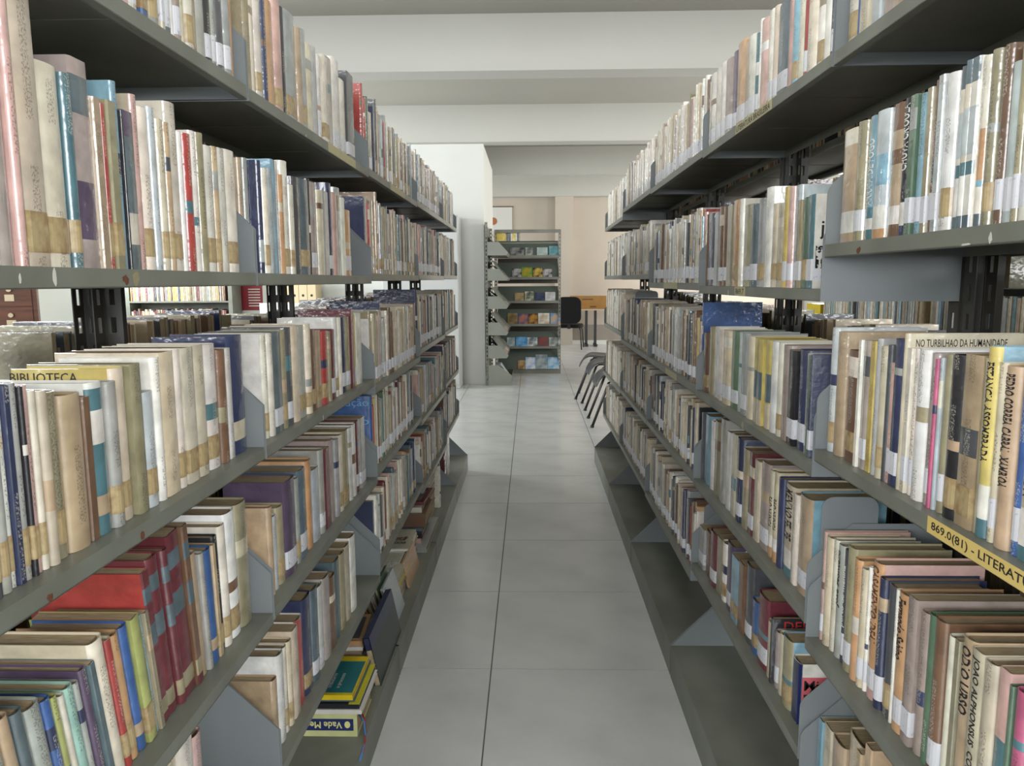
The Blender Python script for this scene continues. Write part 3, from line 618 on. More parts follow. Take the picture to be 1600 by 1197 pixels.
# ordinal of each book counted from the partition end of its shelf
rows = {}
for b in FRONT: rows.setdefault((b.side, b.bay, b.row), []).append(b)
for r_ in rows.values():
    for n, b in enumerate(sorted(r_, key=lambda q: -q.y)): b.ordn = n+1
def describe(b):
    pos = '%s from the partition end, %s shelf down, %s bay, %s row' % (ORD[min(b.ordn, len(ORD)-1)], ORD[b.row+1], ORD[5-b.bay], CN[b.side])
    name = PAL[b.code][0]
    if b.label: return None
    size = 'thin ' if b.t < .009 else ('thick ' if b.t > .024 else '')
    return '%s%s book, %s' % (size, name, pos)
def title_part(b, root, sgn, pl):
    sp = b.title
    if not sp: return
    for key in ('up', 'down'):
        if key in sp:
            me, w, h = text_mesh(sp[key], .02, MT[sp['ink']], bold=.0004)
            z0, z1 = b.h*sp['z'][0], b.h*sp['z'][1]; kx = (z1-z0)/w; ch = b.t*.62; ky = ch/h; off = -sgn*(.0007)
            yc = b.t/2
            wmin = 0
            # seen from the aisle: left row reads with +y to the right, right row with +y to the left
            hand = 1 if b.side == 'L' else -1
            if key == 'up': fn = lambda x, y: Vector((off, yc-hand*(y*ky-ch/2), z0+x*kx))
            else: fn = lambda x, y: Vector((off, yc+hand*(y*ky-ch/2), z1-x*kx))
            if b.round:   # follow the rounding of the spine a little
                base = fn; r = min(.008, b.t*.42)
                def fn(x, y):
                    v = base(x, y); a = (v.y/b.t)*2-1; v.x += sgn*r*(1-math.sqrt(max(0, 1-a*a*.98))); return v
            place('title', remap(me, fn), root)
    if 'face' in sp:
        for n, key in enumerate(('face', 'face2', 'face3')):
            if key not in sp: continue
            me, w, h = text_mesh(sp[key], .02, MT[sp['ink']], bold=.0001)
            fw = min(sp['fw'], b.d-.02); fh = sp['fh']; kx = fw/w; ky = fh/h; z1 = b.h-sp['fy']-n*(fh*2 if 'face3' in sp else fh+.008)
            if b.side == 'R':
                x0 = {'start': .012, 'mid': (b.d-fw)/2, 'end': b.d-fw-.01}[sp['fo']]; fn = lambda x, y: Vector((x0+x*kx, -.0006, z1-fh+y*ky))
            else:
                x0 = {'start': b.d-.012, 'mid': (b.d+fw)/2, 'end': fw+.045, 'near': fw+.008}[sp['fo']]; fn = lambda x, y: Vector((-(x0)+x*kx, -.0006, z1-fh+y*ky))
            place('cover_title', remap(me, fn), root)
        s = 1 if b.side == 'R' else -1
        if sp.get('pic') == 1:
            z = b.h-sp['fy']-sp['fh']-.012
            MB().box(.006, .046, -.0007, 0, z-.042, z).build('cover_picture', MT['picture'], root)
        if sp.get('pic') == 2:
            z = b.h-.028
            MB().box(.008, .075, -.0004, 0, z-.062, z).build('cover_patch', MT['pinkpatch'], root)
            MB().box(0, .006, -.0004, 0, 0, b.h).build('cover_edge', MT['navyprint'], root)
            MB().prism([(.045+.022*math.cos(a*.628)*(1+.15*(a % 2)), .062+.026*math.sin(a*.628)) for a in range(10)], 'y', -.0006, 0).build('cover_picture', MT['inkbr'], root)
MT['picture'] = mat('black_white_picture', rgb(20, 20, 22), .5, 0, .4, 1, 90, col2=rgb(215, 212, 205), nlo=.49, nhi=.51)
sV, sF, sM, sC, sP, sUV = [], [], [], [], [], []
def to_stuff(V, Fc, C, P, UV, mi, mtx):
    n = len(sV); sV.extend([tuple(mtx @ Vector(v)) for v in V]); sF.extend([tuple(n+i for i in f) for f in Fc])
    sC.extend(C if isinstance(C, list) else [C]*len(Fc)); sP.extend(P if P else [0]*len(Fc))
    sUV.extend(UV if UV else [(.5, 0)]*sum(len(f) for f in Fc)); sM.extend([mi]*len(Fc))
GRP = 'library books standing on the aisle shelves'
def emit(b):
    sgn = -1 if b.side == 'L' else 1
    V, Fc, C, P, UV, pl, bt, r = cover_geo(b, sgn)
    pv, pf = pages_geo(b, sgn, bt, r)
    loc = Vector((b.x, b.y, b.z+.0004)); th = math.radians(b.lean)
    if id(b) in IND:
        me = bpy.data.meshes.new('book'); me.from_pydata(V, [], Fc); set_attrs(me, C, P, UV); me.materials.append(MT['cover'])
        bm = bmesh.new(); bm.from_mesh(me); bmesh.ops.remove_doubles(bm, verts=bm.verts, dist=1e-6); bmesh.ops.recalc_face_normals(bm, faces=bm.faces); bm.to_mesh(me); bm.free(); me.polygons.foreach_set('use_smooth', [True]*len(me.polygons)); me.set_sharp_from_angle(angle=math.radians(42))
        o = place('book', me, None, loc, (th, 0, 0))
        lb = describe(b)
        if lb is None:
            lb = b.label
            if lb.startswith(('one of three', 'maroon volume')): lb = '%s, %s from the partition end of its shelf' % (lb.replace('one of three ', '').replace(' with dark green title bands', ' banded green'), ORD[b.ordn])
            else: lb = '%s, %s shelf down' % (lb, ORD[b.row+1])
        tag(o, lb, 'book', GRP)
        pm = bpy.data.meshes.new('pages'); pm.from_pydata(pv, [], pf); pm.materials.append(MT['pages']); place('pages', pm, o)
        if b.stick in 'st':
            lv, lf = strip_geo(b, sgn, pl, b.lz[0], b.lz[1]); lm = bpy.data.meshes.new('call_label'); lm.from_pydata(lv, [], lf); lm.materials.append(MT['sticker' if b.stick == 's' else 'tape']); place('call_label', lm, o)
        title_part(b, o, sgn, pl)
    else:
        mtx = Matrix.Translation(loc) @ Matrix.Rotation(th, 4, 'X')
        to_stuff(V, Fc, C, P, UV, 0, mtx); to_stuff(pv, pf, (0, 0, 0), None, None, 1, mtx)
        if b.stick in 'st':
            lv, lf = strip_geo(b, sgn, pl, b.lz[0], b.lz[1]); to_stuff(lv, lf, (0, 0, 0), None, None, 2 if b.stick == 's' else 3, mtx)
for b in FRONT: emit(b)
# far faces of the racks (spines turned away), the rack behind the right row and the bookcase by the partition
def plain_rows(xs, sg, ya, yb, h0, pal, hr=(.19, .235), top=.29, along='y', tr=(.012, .034)):
    """rows of books; sg: direction from spine into the shelf"""
    y = ya
    while True:
        t = random.uniform(*tr)
        if y+t > yb: break
        b = Book(); b.side = 'L' if sg < 0 else 'R'; b.t = t-.0008; b.h = min(top, random.uniform(*hr)); b.d = min(.225, b.h*random.uniform(.66, .78)); b.code = random.choice(pal); b.col = b.ccol = colr(b.code, .07); b.bands = []; b.round = random.random() < .4
        b.seed = random.uniform(0, 50); b.prn = min(.005, t*.22)
        V, Fc, C, P, UV, pl, bt, r = cover_geo(b, sg); pv, pf = pages_geo(b, sg, bt, r)
        if along == 'y': mtx = Matrix.Translation((xs+sg*random.uniform(0, .008), y, h0+.0004))
        else: mtx = Matrix.Translation((y, xs, h0+.0004)) @ Matrix.Rotation(HP, 4, 'Z') @ Matrix.Translation((0, -b.t, 0))
        to_stuff(V, Fc, C, P, UV, 0, mtx); to_stuff(pv, pf, (0, 0, 0), None, None, 1, mtx)
        y += t
for side, sgn, A, Ys, Hs in (('L', -1, AL, YL, HL), ('R', 1, AR, YR, HR)):
    for k in range(5):
        for i in range(5):
            top = .24 if i == 0 else Hs[k][i-1]-Hs[k][i]-LIP-.008
            plain_rows(sgn*(A+2*DEP+.076-.012), -sgn, Ys[k]+.012, Ys[k+1]-.03-random.uniform(0, .12), Hs[k][i], 'XXTKDDNCKX' if not (side == 'R' and (k == 0 or i < 2)) else 'XDDBNBXK', (.18, .225) if not (side == 'R' and (k == 0 or i < 2)) else (.25, .32), top)  # right-row backs taller and darker, put in to darken its gaps
# ------------------------------------------------------------------ parallel rack seen through the gaps on the right
for k, (ya, yb) in enumerate(((1.6, 2.6), (2.6, 3.6), (3.6, 4.6), (4.6, 5.6), (5.6, 6.6))):
    root = empty('steel_bookcase', (2.35, ya+.006, 0)); w = yb-ya-.012
    tag(root, 'grey steel bookcase bay, %s in the rack behind the empty-base row' % ['first', 'second', 'third', 'fourth', 'fifth'][4-k], 'bookcase', 'racks behind the empty-base row')
    tf = tray_mesh(w, DEP, 1).mesh('shelf', MT['metal'])
    for h in (.36, .68, 1.0, 1.32, 1.64):
        place('shelf', tf, root, (0, 0, h)); plain_rows(2.362, 1, ya+.02, yb-(.42 if k == 4 and h == 1.0 else .04), h, 'CITKNEGSLW', (.2, .245), .27)
    for yy, sy in ((0, 1), (w, -1)): place('upright', POST[sy], root, (DEP+.001, yy, 0))
    MB().box(DEP-.004, DEP, 0, w, .1, 1.76).build('back_panel', MT['metal'], root)
# bookcase standing by the partition, seen through the gap on the left
root = empty('steel_bookcase', (-4.95, 9.12, 0)); tag(root, 'grey steel bookcase of mixed books standing against the partition wall', 'bookcase')
for x in (0, 1.27): MB().box(x, x+.05, 0, .28, 0, 2.0).build('side_panel', MT['metal'], root)
MB().box(0, 1.32, .275, .28, 0, 2.0).build('back_panel', MT['metal'], root)
for h in (.1, .42, .74, 1.08, 1.40, 1.72):
    MB().box(.05, 1.27, 0, .275, h-.02, h).build('shelf', MT['metal'], root)
    plain_rows(9.13, 1, -4.89, -3.70, h, 'CITKXYMWGNC', (.2, .25), .28, along='x', tr=(.012, .03))
# ---- join the books too many or too small to stand singly
me = bpy.data.meshes.new('shelved_books'); me.from_pydata(sV, [], sF); set_attrs(me, sC, sP, sUV)
for q in ('cover', 'pages', 'sticker', 'tape'): me.materials.append(MT[q])
me.polygons.foreach_set('material_index', sM)
bm = bmesh.new(); bm.from_mesh(me); bmesh.ops.recalc_face_normals(bm, faces=bm.faces); bm.to_mesh(me); bm.free()
tag(place('shelved_books', me), 'rows of worn library books filling the remaining shelves of the racks', 'books', kind='stuff')

# ------------------------------------------------------------------ fill lamps added out of view to brighten the aisle floor
for y, wh in ((-1.55, 'behind the first ceiling beam'), (1.55, 'over the nearer bays of both rows'), (4.7, 'over the last bays of both rows')):
    rt = empty('added_fill_lamp', (0, y, CEIL)); tag(rt, 'white twin-tube fill lamp added out of view %s' % wh, 'lamp', 'added fill lamps above the aisle')
    MB().box(-.62, .62, -.09, .09, -.06, 0).build('housing', MT['white'], rt)
    for dy in (-.04, .04): MB().tube([(-.59, dy, -.085), (.59, dy, -.085)], .013, 10).build('tube', MT['paper'], rt, smooth=True)
    area('fill_light', (0, y, CEIL-.11), (0, 0, 0), 1.2, .16, 7, (1, .98, .95))
# ------------------------------------------------------------------ books lying on the base shelf
def lying(x0, x1, y0, y1, z, t, code, cover=None, spine='near', rz=0, tilt=0, label='', name='book', soft=False, cat='book'):
    """book lying flat: spine 'near' (towards the open end of the aisle) or 'aisle'"""
    cx, cy = (x0+x1)/2, (y0+y1)/2; w, d = (x1-x0)/2, (y1-y0)/2; bt = min(.0022, t*.16)
    o_mat = flat(code)
    m = MB(); m.box(-w, w, -d, d, 0, bt); m.box(-w, w, -d, d, t-bt, t)
    if spine == 'near': m.box(-w, w, -d, -d+bt, bt, t-bt); pg = (-w+.003, w-.003, -d+bt, d-.003)
    else: m.box(w-bt, w, -d, d, bt, t-bt); pg = (-w+.003, w-bt, -d+.003, d-.003)
    o = m.build(name, o_mat, None, (cx, cy, z), (tilt, 0, rz))
    MB().box(*pg, bt, t-bt).build('pages', MT['pages'] if not soft else MT['paper'], o)
    tag(o, label, cat, 'books piled on the base shelf')
    return o, w, d, t
FLAT = {}
def flat(code, r=.38):
    if code not in FLAT:
        n, c = PAL[code]; FLAT[code] = mat(n.replace('-', '_')+'_cover', rgb(*c), r, 0, .5, .12, 25, coat=.3)
    return FLAT[code]
def onbook(o, me_or_mb, name, m=None):
    return me_or_mb.build(name, m, o) if isinstance(me_or_mb, MB) else place(name, me_or_mb, o)
zb = HB+.0005
PAL['c'] = ('pale-lime', (206, 208, 150)); PAL['y'] = ('bright-yellow', (226, 200, 30)); PAL['l'] = ('lime-yellow', (206, 200, 40)); PAL['n'] = ('newsprint', (196, 192, 168)); PAL['t'] = ('deep-teal', (38, 116, 122)); PAL['g'] = ('bottle-green', (30, 46, 42))
# thick law handbook with a navy title panel, upside down to the aisle
o, w, d, t = lying(-.69, -.459, 1.833, 2.01, zb, .066, 'c', label='thick pale lime handbook with navy spine panel, bottom of the pile')
MB().box(-w+.02, w-.010, -d-.0006, -d, .017, .050).build('title_panel', MT['navyprint'], o)
me, tw, th_ = text_mesh('Vade Mecum', .03, MT['inky'], bold=.0006); k_ = .125/tw; kh = .019/th_
place('title', remap(me, lambda x, y: Vector((w-.040-x*k_, -d-.0011, .0425-y*kh))), o)
MB().prism([(w-.026+.008*math.cos(a*.785), .034+.010*math.sin(a*.785)) for a in range(8)], 'y', -d-.0011, -d-.0006).build('emblem', MT['inky'], o)
for nm, m_, dy in (('ribbon', mat('red_ribbon', rgb(168, 52, 46), .5), .02), ('ribbon', mat('blue_ribbon', rgb(58, 130, 205), .5), .0)):
    pts = [(w-.002, -d+.03+dy, .045), (w+.016, -d+.01+dy*.5, .036), (w+.024, -d-.012, .012), (w+.028, -d-.04, .004), (w+.030, -d-.075-(.03 if dy == 0 else 0), .003)]
    MB().tube(pts, .0022, 6).build(nm, m_, o, smooth=True)
z = zb+.0665
lying(-.66, -.445, 1.828, 2.035, z, .012, 'W', label='thin white book lying on the pale lime handbook', soft=True); z += .0125
o, w, d, t = lying(-.65, -.452, 1.832, 2.04, z, .013, 'B', label='black-spined book with a lime-yellow cover edge in the pile', soft=True)
MB().box(w-.028, w+.0006, -d, d, t, t+.0008).build('cover_edge', flat('l'), o); z += .0145
lying(-.64, -.466, 1.842, 2.05, z, .006, 'J', label='slim dark magazine between the black book and the yellow book', soft=True); z += .0065
o, w, d, t = lying(-.64, -.470, 1.838, 2.045, z, .014, 'y', label='yellow book with a teal cover panel on top of the pile')
MB().box(-w, w-.004, -d+.012, d-.03, t, t+.0006).build('cover_panel', flat('t'), o)
for i_, tx in enumerate(('e processo', 'tributário', 'Direito')):
    me, tw, th_ = text_mesh(tx, .02, MT['inkw']); k_ = .075/tw
    place('cover_title', remap(me, lambda x, y: Vector((w-.040-i_*.026-y*.8, -d+.035+x*k_, t+.0009))), o)
# second pile
z = zb
for (xa, xb, ya, yb, th_, cd_, rz, lb) in ((-.68, -.475, 2.11, 2.36, .030, 'G', .02, 'thick grey book at the bottom of the second pile'), (-.67, -.47, 2.10, 2.33, .024, 'K', -.03, 'khaki book low in the second pile'),
    (-.66, -.462, 2.09, 2.32, .012, 'H', .04, 'purple paperback curling in the second pile'), (-.66, -.455, 2.09, 2.32, .006, 'W', .05, 'white booklet on the purple paperback'),
    (-.66, -.478, 2.10, 2.30, .020, 'T', .03, 'tan book above the white booklet'), (-.65, -.480, 2.11, 2.30, .012, 'W', .06, 'white book over the tan book in the second pile'), (-.65, -.482, 2.115, 2.30, .016, 'O', .06, 'orange-tan book with dark cover topping the second pile')):
    o, w, d, t = lying(xa-.03, xb-.03, ya, yb, z, th_, cd_, rz=rz, label=lb); z += th_+.0005
MB().box(-w+.01, w-.012, -d+.02, d-.02, t, t+.0005).build('cover_panel', flat('D'), o)
def leaning(x, y0, y1, h, t, code, ang, label, edge=None):
    """book on its long edge, leaning in from the lip of the base shelf"""
    m = MB(); bt = min(.002, t*.2); L_ = y1-y0
    m.box(-t, -t+bt, 0, L_, 0, h); m.box(-bt, 0, 0, L_, 0, h); m.box(-t+bt, -bt, 0, L_, h-bt, h)
    o = m.build('book', flat(code), None, (x, y0, zb), (0, -math.radians(ang), 0)); tag(o, label, 'book', 'books piled on the base shelf')
    MB().box(-t+bt, -bt, .003, L_-.003, .002, h-bt).build('pages', MT['pages'], o)
    return o
o = leaning(-.446, 2.085, 2.44, .155, .020, 'g', 12, 'dark green book on edge leaning in from the base lip')
MB().box(-.020, .0006, 0, .355, .115, .1556).build('navy_edge', flat('N'), o)
leaning(-.470, 2.455, 2.655, .15, .008, 'L', 16, 'pale blue booklet leaning behind the dark green book')
leaning(-.484, 2.455, 2.655, .16, .010, 'V', 18, 'green booklet leaning between pale booklets')
leaning(-.502, 2.455, 2.655, .165, .012, 'W', 20, 'white booklet leaning behind the green booklet')
leaning(-.524, 2.455, 2.655, .17, .008, 'I', 22, 'ivory booklet leaning against the newspapers')
o = leaning(-.542, 2.455, 2.655, .175, .010, 'Y', 24, 'yellow and black magazine leaning innermost by the shelf')
# newspaper stack and magazine stack
z = zb
for i_ in range(9):
    cd_ = 'nPnWnYnIn'[i_]
    lb = ['newsprint bundle at the bottom of the newspaper stack', 'pink supplement low in the newspaper stack', 'folded newsprint above the pink supplement', 'white journal in the newspaper stack', 'folded newsprint above the white journal', 'yellow pamphlet in the newspaper stack', 'folded newsprint above the yellow pamphlet', 'ivory journal high in the newspaper stack', 'folded newspaper with printed columns topping its stack'][i_]
    th_ = .012 if i_ % 2 == 0 else .008
    o, w, d, t = lying(-.70, -.494+random.uniform(-.006, .006), 2.665, 2.93, z, th_, cd_, spine='aisle', rz=random.uniform(-.03, .03), label=lb, name='newspaper', soft=True, cat='newspaper'); z += th_+.0005
for i_ in range(3): MB().box(-w+.02+i_*.055, -w+.065+i_*.055, -.02, .045, t, t+.0005).build('printed_column', mat('newsprint_text', rgb(206, 202, 190), .7, 0, .2, .5, 200, nlo=.45, nhi=.6), o)
MB().box(-.02, .07, -.085, -.05, t, t+.0005).build('printed_picture', flat('G'), o)
z = zb
for i_ in range(8):
    cd_ = 'WKnVIYWn'[i_]
    lb = ['white magazine at the bottom of the ecology stack', 'khaki magazine low in the ecology stack', 'newsprint magazine in the ecology stack', 'green magazine in the ecology stack', 'ivory magazine in the ecology stack', 'yellow magazine in the ecology stack', 'white magazine just under the ECOLOGIA magazine', 'pale magazine titled ECOLOGIA with a plant picture'][i_]
    th_ = .013
    o, w, d, t = lying(-.71, -.512+random.uniform(-.005, .012), 2.945, 3.19, z, th_, cd_, spine='aisle', rz=random.uniform(-.04, .04), label=lb, name='magazine', soft=True, cat='magazine'); z += th_+.0005
me, tw, th_ = text_mesh('ECOLOGIA', .03, MT['ink'], bold=.001); k_ = .125/tw; kh = .026/th_
place('title', remap(me, lambda x, y: Vector((w-.022-x*k_, -d+.085-y*kh, t+.0007))), o)
MB().box(-w+.05, w-.02, -d+.10, -d+.16, t, t+.0005).build('cover_picture', mat('plant_picture', rgb(196, 192, 168), .6, 0, .3, 1, 45, col2=rgb(98, 74, 48), nlo=.50, nhi=.56), o)
leaning(-.474, 2.80, 3.06, .105, .008, 'O', 14, 'orange folder standing on edge beside the newspaper stack')
leaning(-.486, 2.82, 3.05, .100, .006, 'B', 14, 'black folder standing behind the orange folder')
# third and fourth piles
z = zb
for (xa, xb, ya, yb, th_, cd_, rz, lb) in ((-.70, -.462, 3.19, 3.62, .026, 'G', 0, 'large grey album at the bottom of the third pile'), (-.69, -.495, 3.23, 3.46, .022, 'P', .02, 'pinkish book with grey edge on the grey album'), (-.69, -.488, 3.24, 3.46, .024, 'B', .0, 'black book with upside-down white spine lettering'),
    (-.68, -.49, 3.26, 3.46, .014, 'J', .03, 'slate book under the thick brown volume'), (-.70, -.478, 3.28, 3.52, .060, 'X', .0, 'thick brown leather-like volume in the third pile'), (-.69, -.50, 3.30, 3.52, .024, 'I', .02, 'cream book lying on the thick brown volume'), (-.68, -.485, 3.34, 3.58, .016, 'M', -.05, 'dark red book with pale printed cover topping the third pile')):
    o, w, d, t = lying(xa, xb, ya, yb, z, th_, cd_, rz=rz, label=lb); z += th_+.0005
    if cd_ == 'B':
        me, tw, tth = text_mesh('Challenge', .02, MT['inkw']); k_ = .12/tw; kh = .014/tth
        place('title', remap(me, lambda x, y: Vector((w-.018-x*k_, -d-.0006, .019-y*kh))), o)
MB().box(w-.07, w-.02, -d+.02, d-.06, t, t+.0005).build('cover_print', flat('F'), o)
z = zb
for (th_, cd_, lb) in ((.06, 'K', 'thick khaki book at the bottom of the fourth pile'), (.05, 'D', 'dark grey book in the fourth pile'), (.03, 'M', 'dark red book in the fourth pile'), (.028, 'S', 'sky blue book near the top of the fourth pile'), (.02, 'C', 'cream book topping the fourth pile'), (.02, 'W', 'white booklet above the cream book in the fourth pile')):
    lying(-.69, -.505, 3.63, 3.84, z, th_, cd_, label=lb); z += th_+.0005
def standing(y, code, t, h, label, x=-.50, st='n', lean=0):
    h = min(h, .222 if y < 4.312 else .272)
    b = Book(); b.side, b.bay, b.row = 'L', 3, 5; b.y, b.t, b.h, b.z, b.x = y, t, h, zb, x; b.code = code; b.lean = lean; b.label = None; b.title = None; b.bands = []; b.stick = st
    finish(b); b.label = label
    V, Fc, C, P, UV, pl, bt, r = cover_geo(b, -1); pv, pf = pages_geo(b, -1, bt, r)
    me = bpy.data.meshes.new('book'); me.from_pydata(V, [], Fc); set_attrs(me, C, P, UV); me.materials.append(MT['cover']); fix_normals(me)
    o = place('book', me, None, (x, y, zb), (math.radians(lean), 0, 0)); tag(o, label, 'book', 'books standing on the base shelf')
    pm = bpy.data.meshes.new('pages'); pm.from_pydata(pv, [], pf); pm.materials.append(MT['pages']); place('pages', pm, o)
y = 3.86
for (cd_, t, h, lb, xx) in (('I', .012, .25, 'tall ivory book standing on the base shelf beside the fourth pile', -.485), ('W', .012, .26, 'white book standing beside the tall ivory book', -.48), ('O', .02, .22, 'orange-tan book standing between white and navy books', -.50), ('N', .022, .24, 'navy book standing on the base shelf', -.49), ('K', .03, .24, 'khaki book standing beside the navy book', -.50), ('T', .03, .22, 'tan book standing beside the khaki book on the base', -.51), ('C', .028, .23, 'cream book standing next to the tan book on the base', -.50), ('X', .03, .21, 'brown book standing beside the cream book on the base', -.51)):
    standing(y, cd_, t, h, lb, xx); y += t+.001
y = 4.36
for (cd_, t, h, lb) in (('M', .03, .23, 'maroon book first on the last base shelf by the partition'), ('X', .03, .22, 'brown book beside the maroon book on the last base'), ('T', .03, .235, 'tan book between brown and dark red books, last base'), ('M', .05, .25, 'thick dark red book standing on the last base shelf'), ('L', .04, .27, 'pale blue book standing on the last base shelf'), ('W', .035, .28, 'white book standing beside the pale blue book'), ('L', .03, .285, 'tall pale blue book standing last on the base shelf')):
    standing(y, cd_, t, h, lb, -.51); y += t+.002
# ------------------------------------------------------------------ bookends
def bookend(x0, y, z, w, h, label):
    n = 6; r = .022; pts = [(0, 0)]
    pts += [(r-r*math.cos(a*HP/n), h-r+r*math.sin(a*HP/n)) for a in range(n+1)]
    pts += [(w-r+r*math.sin(a*HP/n), h-r+r*math.cos(a*HP/n)) for a in range(n+1)] + [(w, 0)]
    m = MB().prism(pts, 'y', 0, .0012); m.box(0, w, 0, .09, -.0002, .0002)
    o = m.build('bookend', MT['plate'], None, (x0, y, z+.0004)); tag(o, label, 'bookend', 'steel bookends in the empty-base row')
bookend(.545, 1.3765, HR[1][3], .105, .223, 'grey steel bookend with rounded corners beside a sky-blue cover, fourth bay')
bookend(.56, 2.3655, HR[2][4], .105, .235, 'grey steel bookend at the end of the third bay, fifth shelf')
bookend(.57, 3.3565, HR[3][4], .105, .235, 'grey steel bookend at the end of the second bay, fifth shelf')
bookend(.60, 4.3465, HR[4][2], .13, .235, 'grey steel bookend in the first bay by the partition end')
# ------------------------------------------------------------------ magazine display racks
def magmat(n, c1, c2, sc=14): return mat('cover_print_%d' % n, rgb(*c1), .35, 0, .5, 1, sc, col2=rgb(*c2), nlo=.42, nhi=.58)
mn = 0
rk = empty('display_rack', (-.56, 9.36, 0)); tag(rk, 'grey-green steel display rack with sloping shelves, its end against the partition', 'display rack')
RY = 1.15
for y_, sy in ((0, 1), (RY, -1)): place('upright', post_mesh(2.02, sy).mesh('upright', MT['metal']), rk, (0, y_, 0))
MB().box(0, .004, .03, RY-.03, .1, 2.0).build('back_panel', MT['metal'], rk)
def rz_(yp, Y): return ony(790, yp, Y).z
tiers = [(378, 399), (420, 438.6), (463, 482.6), (504, 524), (540, 560)]
for ti, (ta, tb_) in enumerate(tiers):
    za, zc = rz_(ta, 9.36), rz_(tb_, 9.36)
    pl_ = MB().prism([(.035, zc), (.035, za), (.17, za), (.285, za-.125), (.262, zc)], 'y', 0, .002).mesh('end_plate', MT['rackplate'])
    tr_ = MB().prism([(.035, zc), (.262, zc), (.285, za-.125), (.28, za-.125), (.258, zc+.005), (.035, zc+.005)], 'y', .003, RY-.003).build('tray', MT['metal'], rk)
    place('end_plate', pl_, tr_, (0, 0, 0)); place('end_plate', pl_, tr_, (0, RY-.002, 0))
    MB().prism([(.075, za+.11), (.081, za+.11), (.262, zc+.012), (.256, zc+.006)], 'y', .01, RY-.01).build('sloping_panel', MT['metal'], rk)
    for q in range(5):
        mn += 1; cs = random.choice([((170, 70, 70), (220, 215, 205)), ((200, 205, 205), (110, 130, 150)), ((60, 70, 90), (200, 190, 170)), ((210, 205, 190), (120, 90, 80)), ((80, 110, 100), (210, 210, 200))])
        L_ = random.uniform(.24, .29); tk_ = .008
        m = MB(); m.box(0, tk_, 0, .2, 0, L_)
        y_ = 9.36+.02+q*.222
        o = m.build('magazine', magmat(mn, *cs), None, (-.56+.262+.006, y_, zc+.020), (0, -math.radians(49), 0))
        tag(o, 'magazine on the %s sloping shelf of the end-on rack, %s from its end plate' % (ORD[ti+1], ORD[q+1]), 'magazine', 'magazines on the end-on display rack')
za = rz_(571, 9.36)
bx = MB().prism([(.035, .0), (.035, za), (.16, za), (.33, za-.13), (.31, 0)], 'y', 0, .002).build('base_plate', MT['rackplate'], rk)
MB().prism([(.035, .06), (.32, .06), (.33, za-.13), (.325, za-.13), (.312, .07), (.035, .07)], 'y', .003, RY-.003).build('base_tray', MT['metal'], rk)
for q in range(4):
    o = MB().box(.0, .012, 0, .2, 0, .22).build('magazine', magmat(100+q, (190, 195, 195), (110, 120, 125)), None, (-.56+.30-q*.02, 9.38+.01*q, .085), (0, -math.radians(35), 0))
    tag(o, 'pale magazine in the base tray of the end-on rack, %s from outside' % ORD[q+1], 'magazine', 'magazines on the end-on display rack')
# rack facing the aisle
Y2 = 10.62
r2 = empty('display_rack', (-.50, Y2, 0)); tag(r2, 'grey-green steel display rack of face-out magazines facing down the aisle', 'display rack')
W2 = .925
for x_ in (0, W2-.034): place('upright', post_mesh(2.01, 1).mesh('upright', MT['metal']), r2, (x_, 0, 0))
MB().box(0, W2, -.005, .03, 1.965, 2.01).build('top_bar', MT['metal'], r2)
MB().box(0, W2, -.03, .34, 0, .085).build('base', MT['metal'], r2)
MAG = [
 (399, [(797, 819, 381, 396, (60, 60, 66), (150, 150, 150)), (821, 833, 380, 395, (190, 195, 190), (90, 100, 90)), (839, 856, 381, 396, (196, 212, 208), (160, 180, 180)), (858, 875, 378, 395, (130, 180, 186), (90, 140, 150))]),
 (433, [(800, 815, 414, 430, (30, 30, 30), (190, 190, 190)), (815, 832, 412, 430, (80, 150, 50), (180, 150, 40)), (833, 848, 413, 430, (30, 26, 22), (210, 180, 90)), (848, 863, 413, 428, (30, 28, 30), (200, 195, 200))]),
 (470, [(804, 819, 451, 466, (140, 110, 80), (180, 160, 120)), (820, 834, 450, 467, (200, 200, 180), (70, 80, 70)), (836, 851, 451, 466, (36, 44, 70), (70, 80, 110)), (852, 868, 450, 466, (222, 224, 224), (180, 180, 180))]),
 (506, [(793, 809, 484, 503, (150, 130, 90), (110, 90, 60)), (810, 825, 484, 502, (60, 80, 140), (180, 110, 70)), (826, 840, 485, 503, (70, 30, 24), (190, 140, 60)), (841, 859, 483, 502, (226, 224, 218), (190, 170, 140)), (860, 876, 484, 503, (110, 150, 200), (200, 170, 130))]),
 (541, [(792, 805, 522, 538, (190, 205, 205), (130, 150, 155)), (806, 824, 522, 539, (60, 130, 190), (120, 180, 220)), (824, 840, 522, 538, (216, 222, 226), (90, 100, 110)), (841, 858, 521, 538, (80, 78, 80), (140, 60, 60)), (858, 876, 522, 538, (190, 195, 195), (110, 120, 110))]),
 (574, [(809, 821, 555, 568, (110, 80, 50), (190, 160, 110)), (821, 837, 552, 570, (150, 180, 220), (225, 228, 232)), (837, 856, 548, 570, (120, 140, 150), (170, 180, 180)), (856, 874, 551, 569, (110, 170, 215), (190, 210, 225))])]
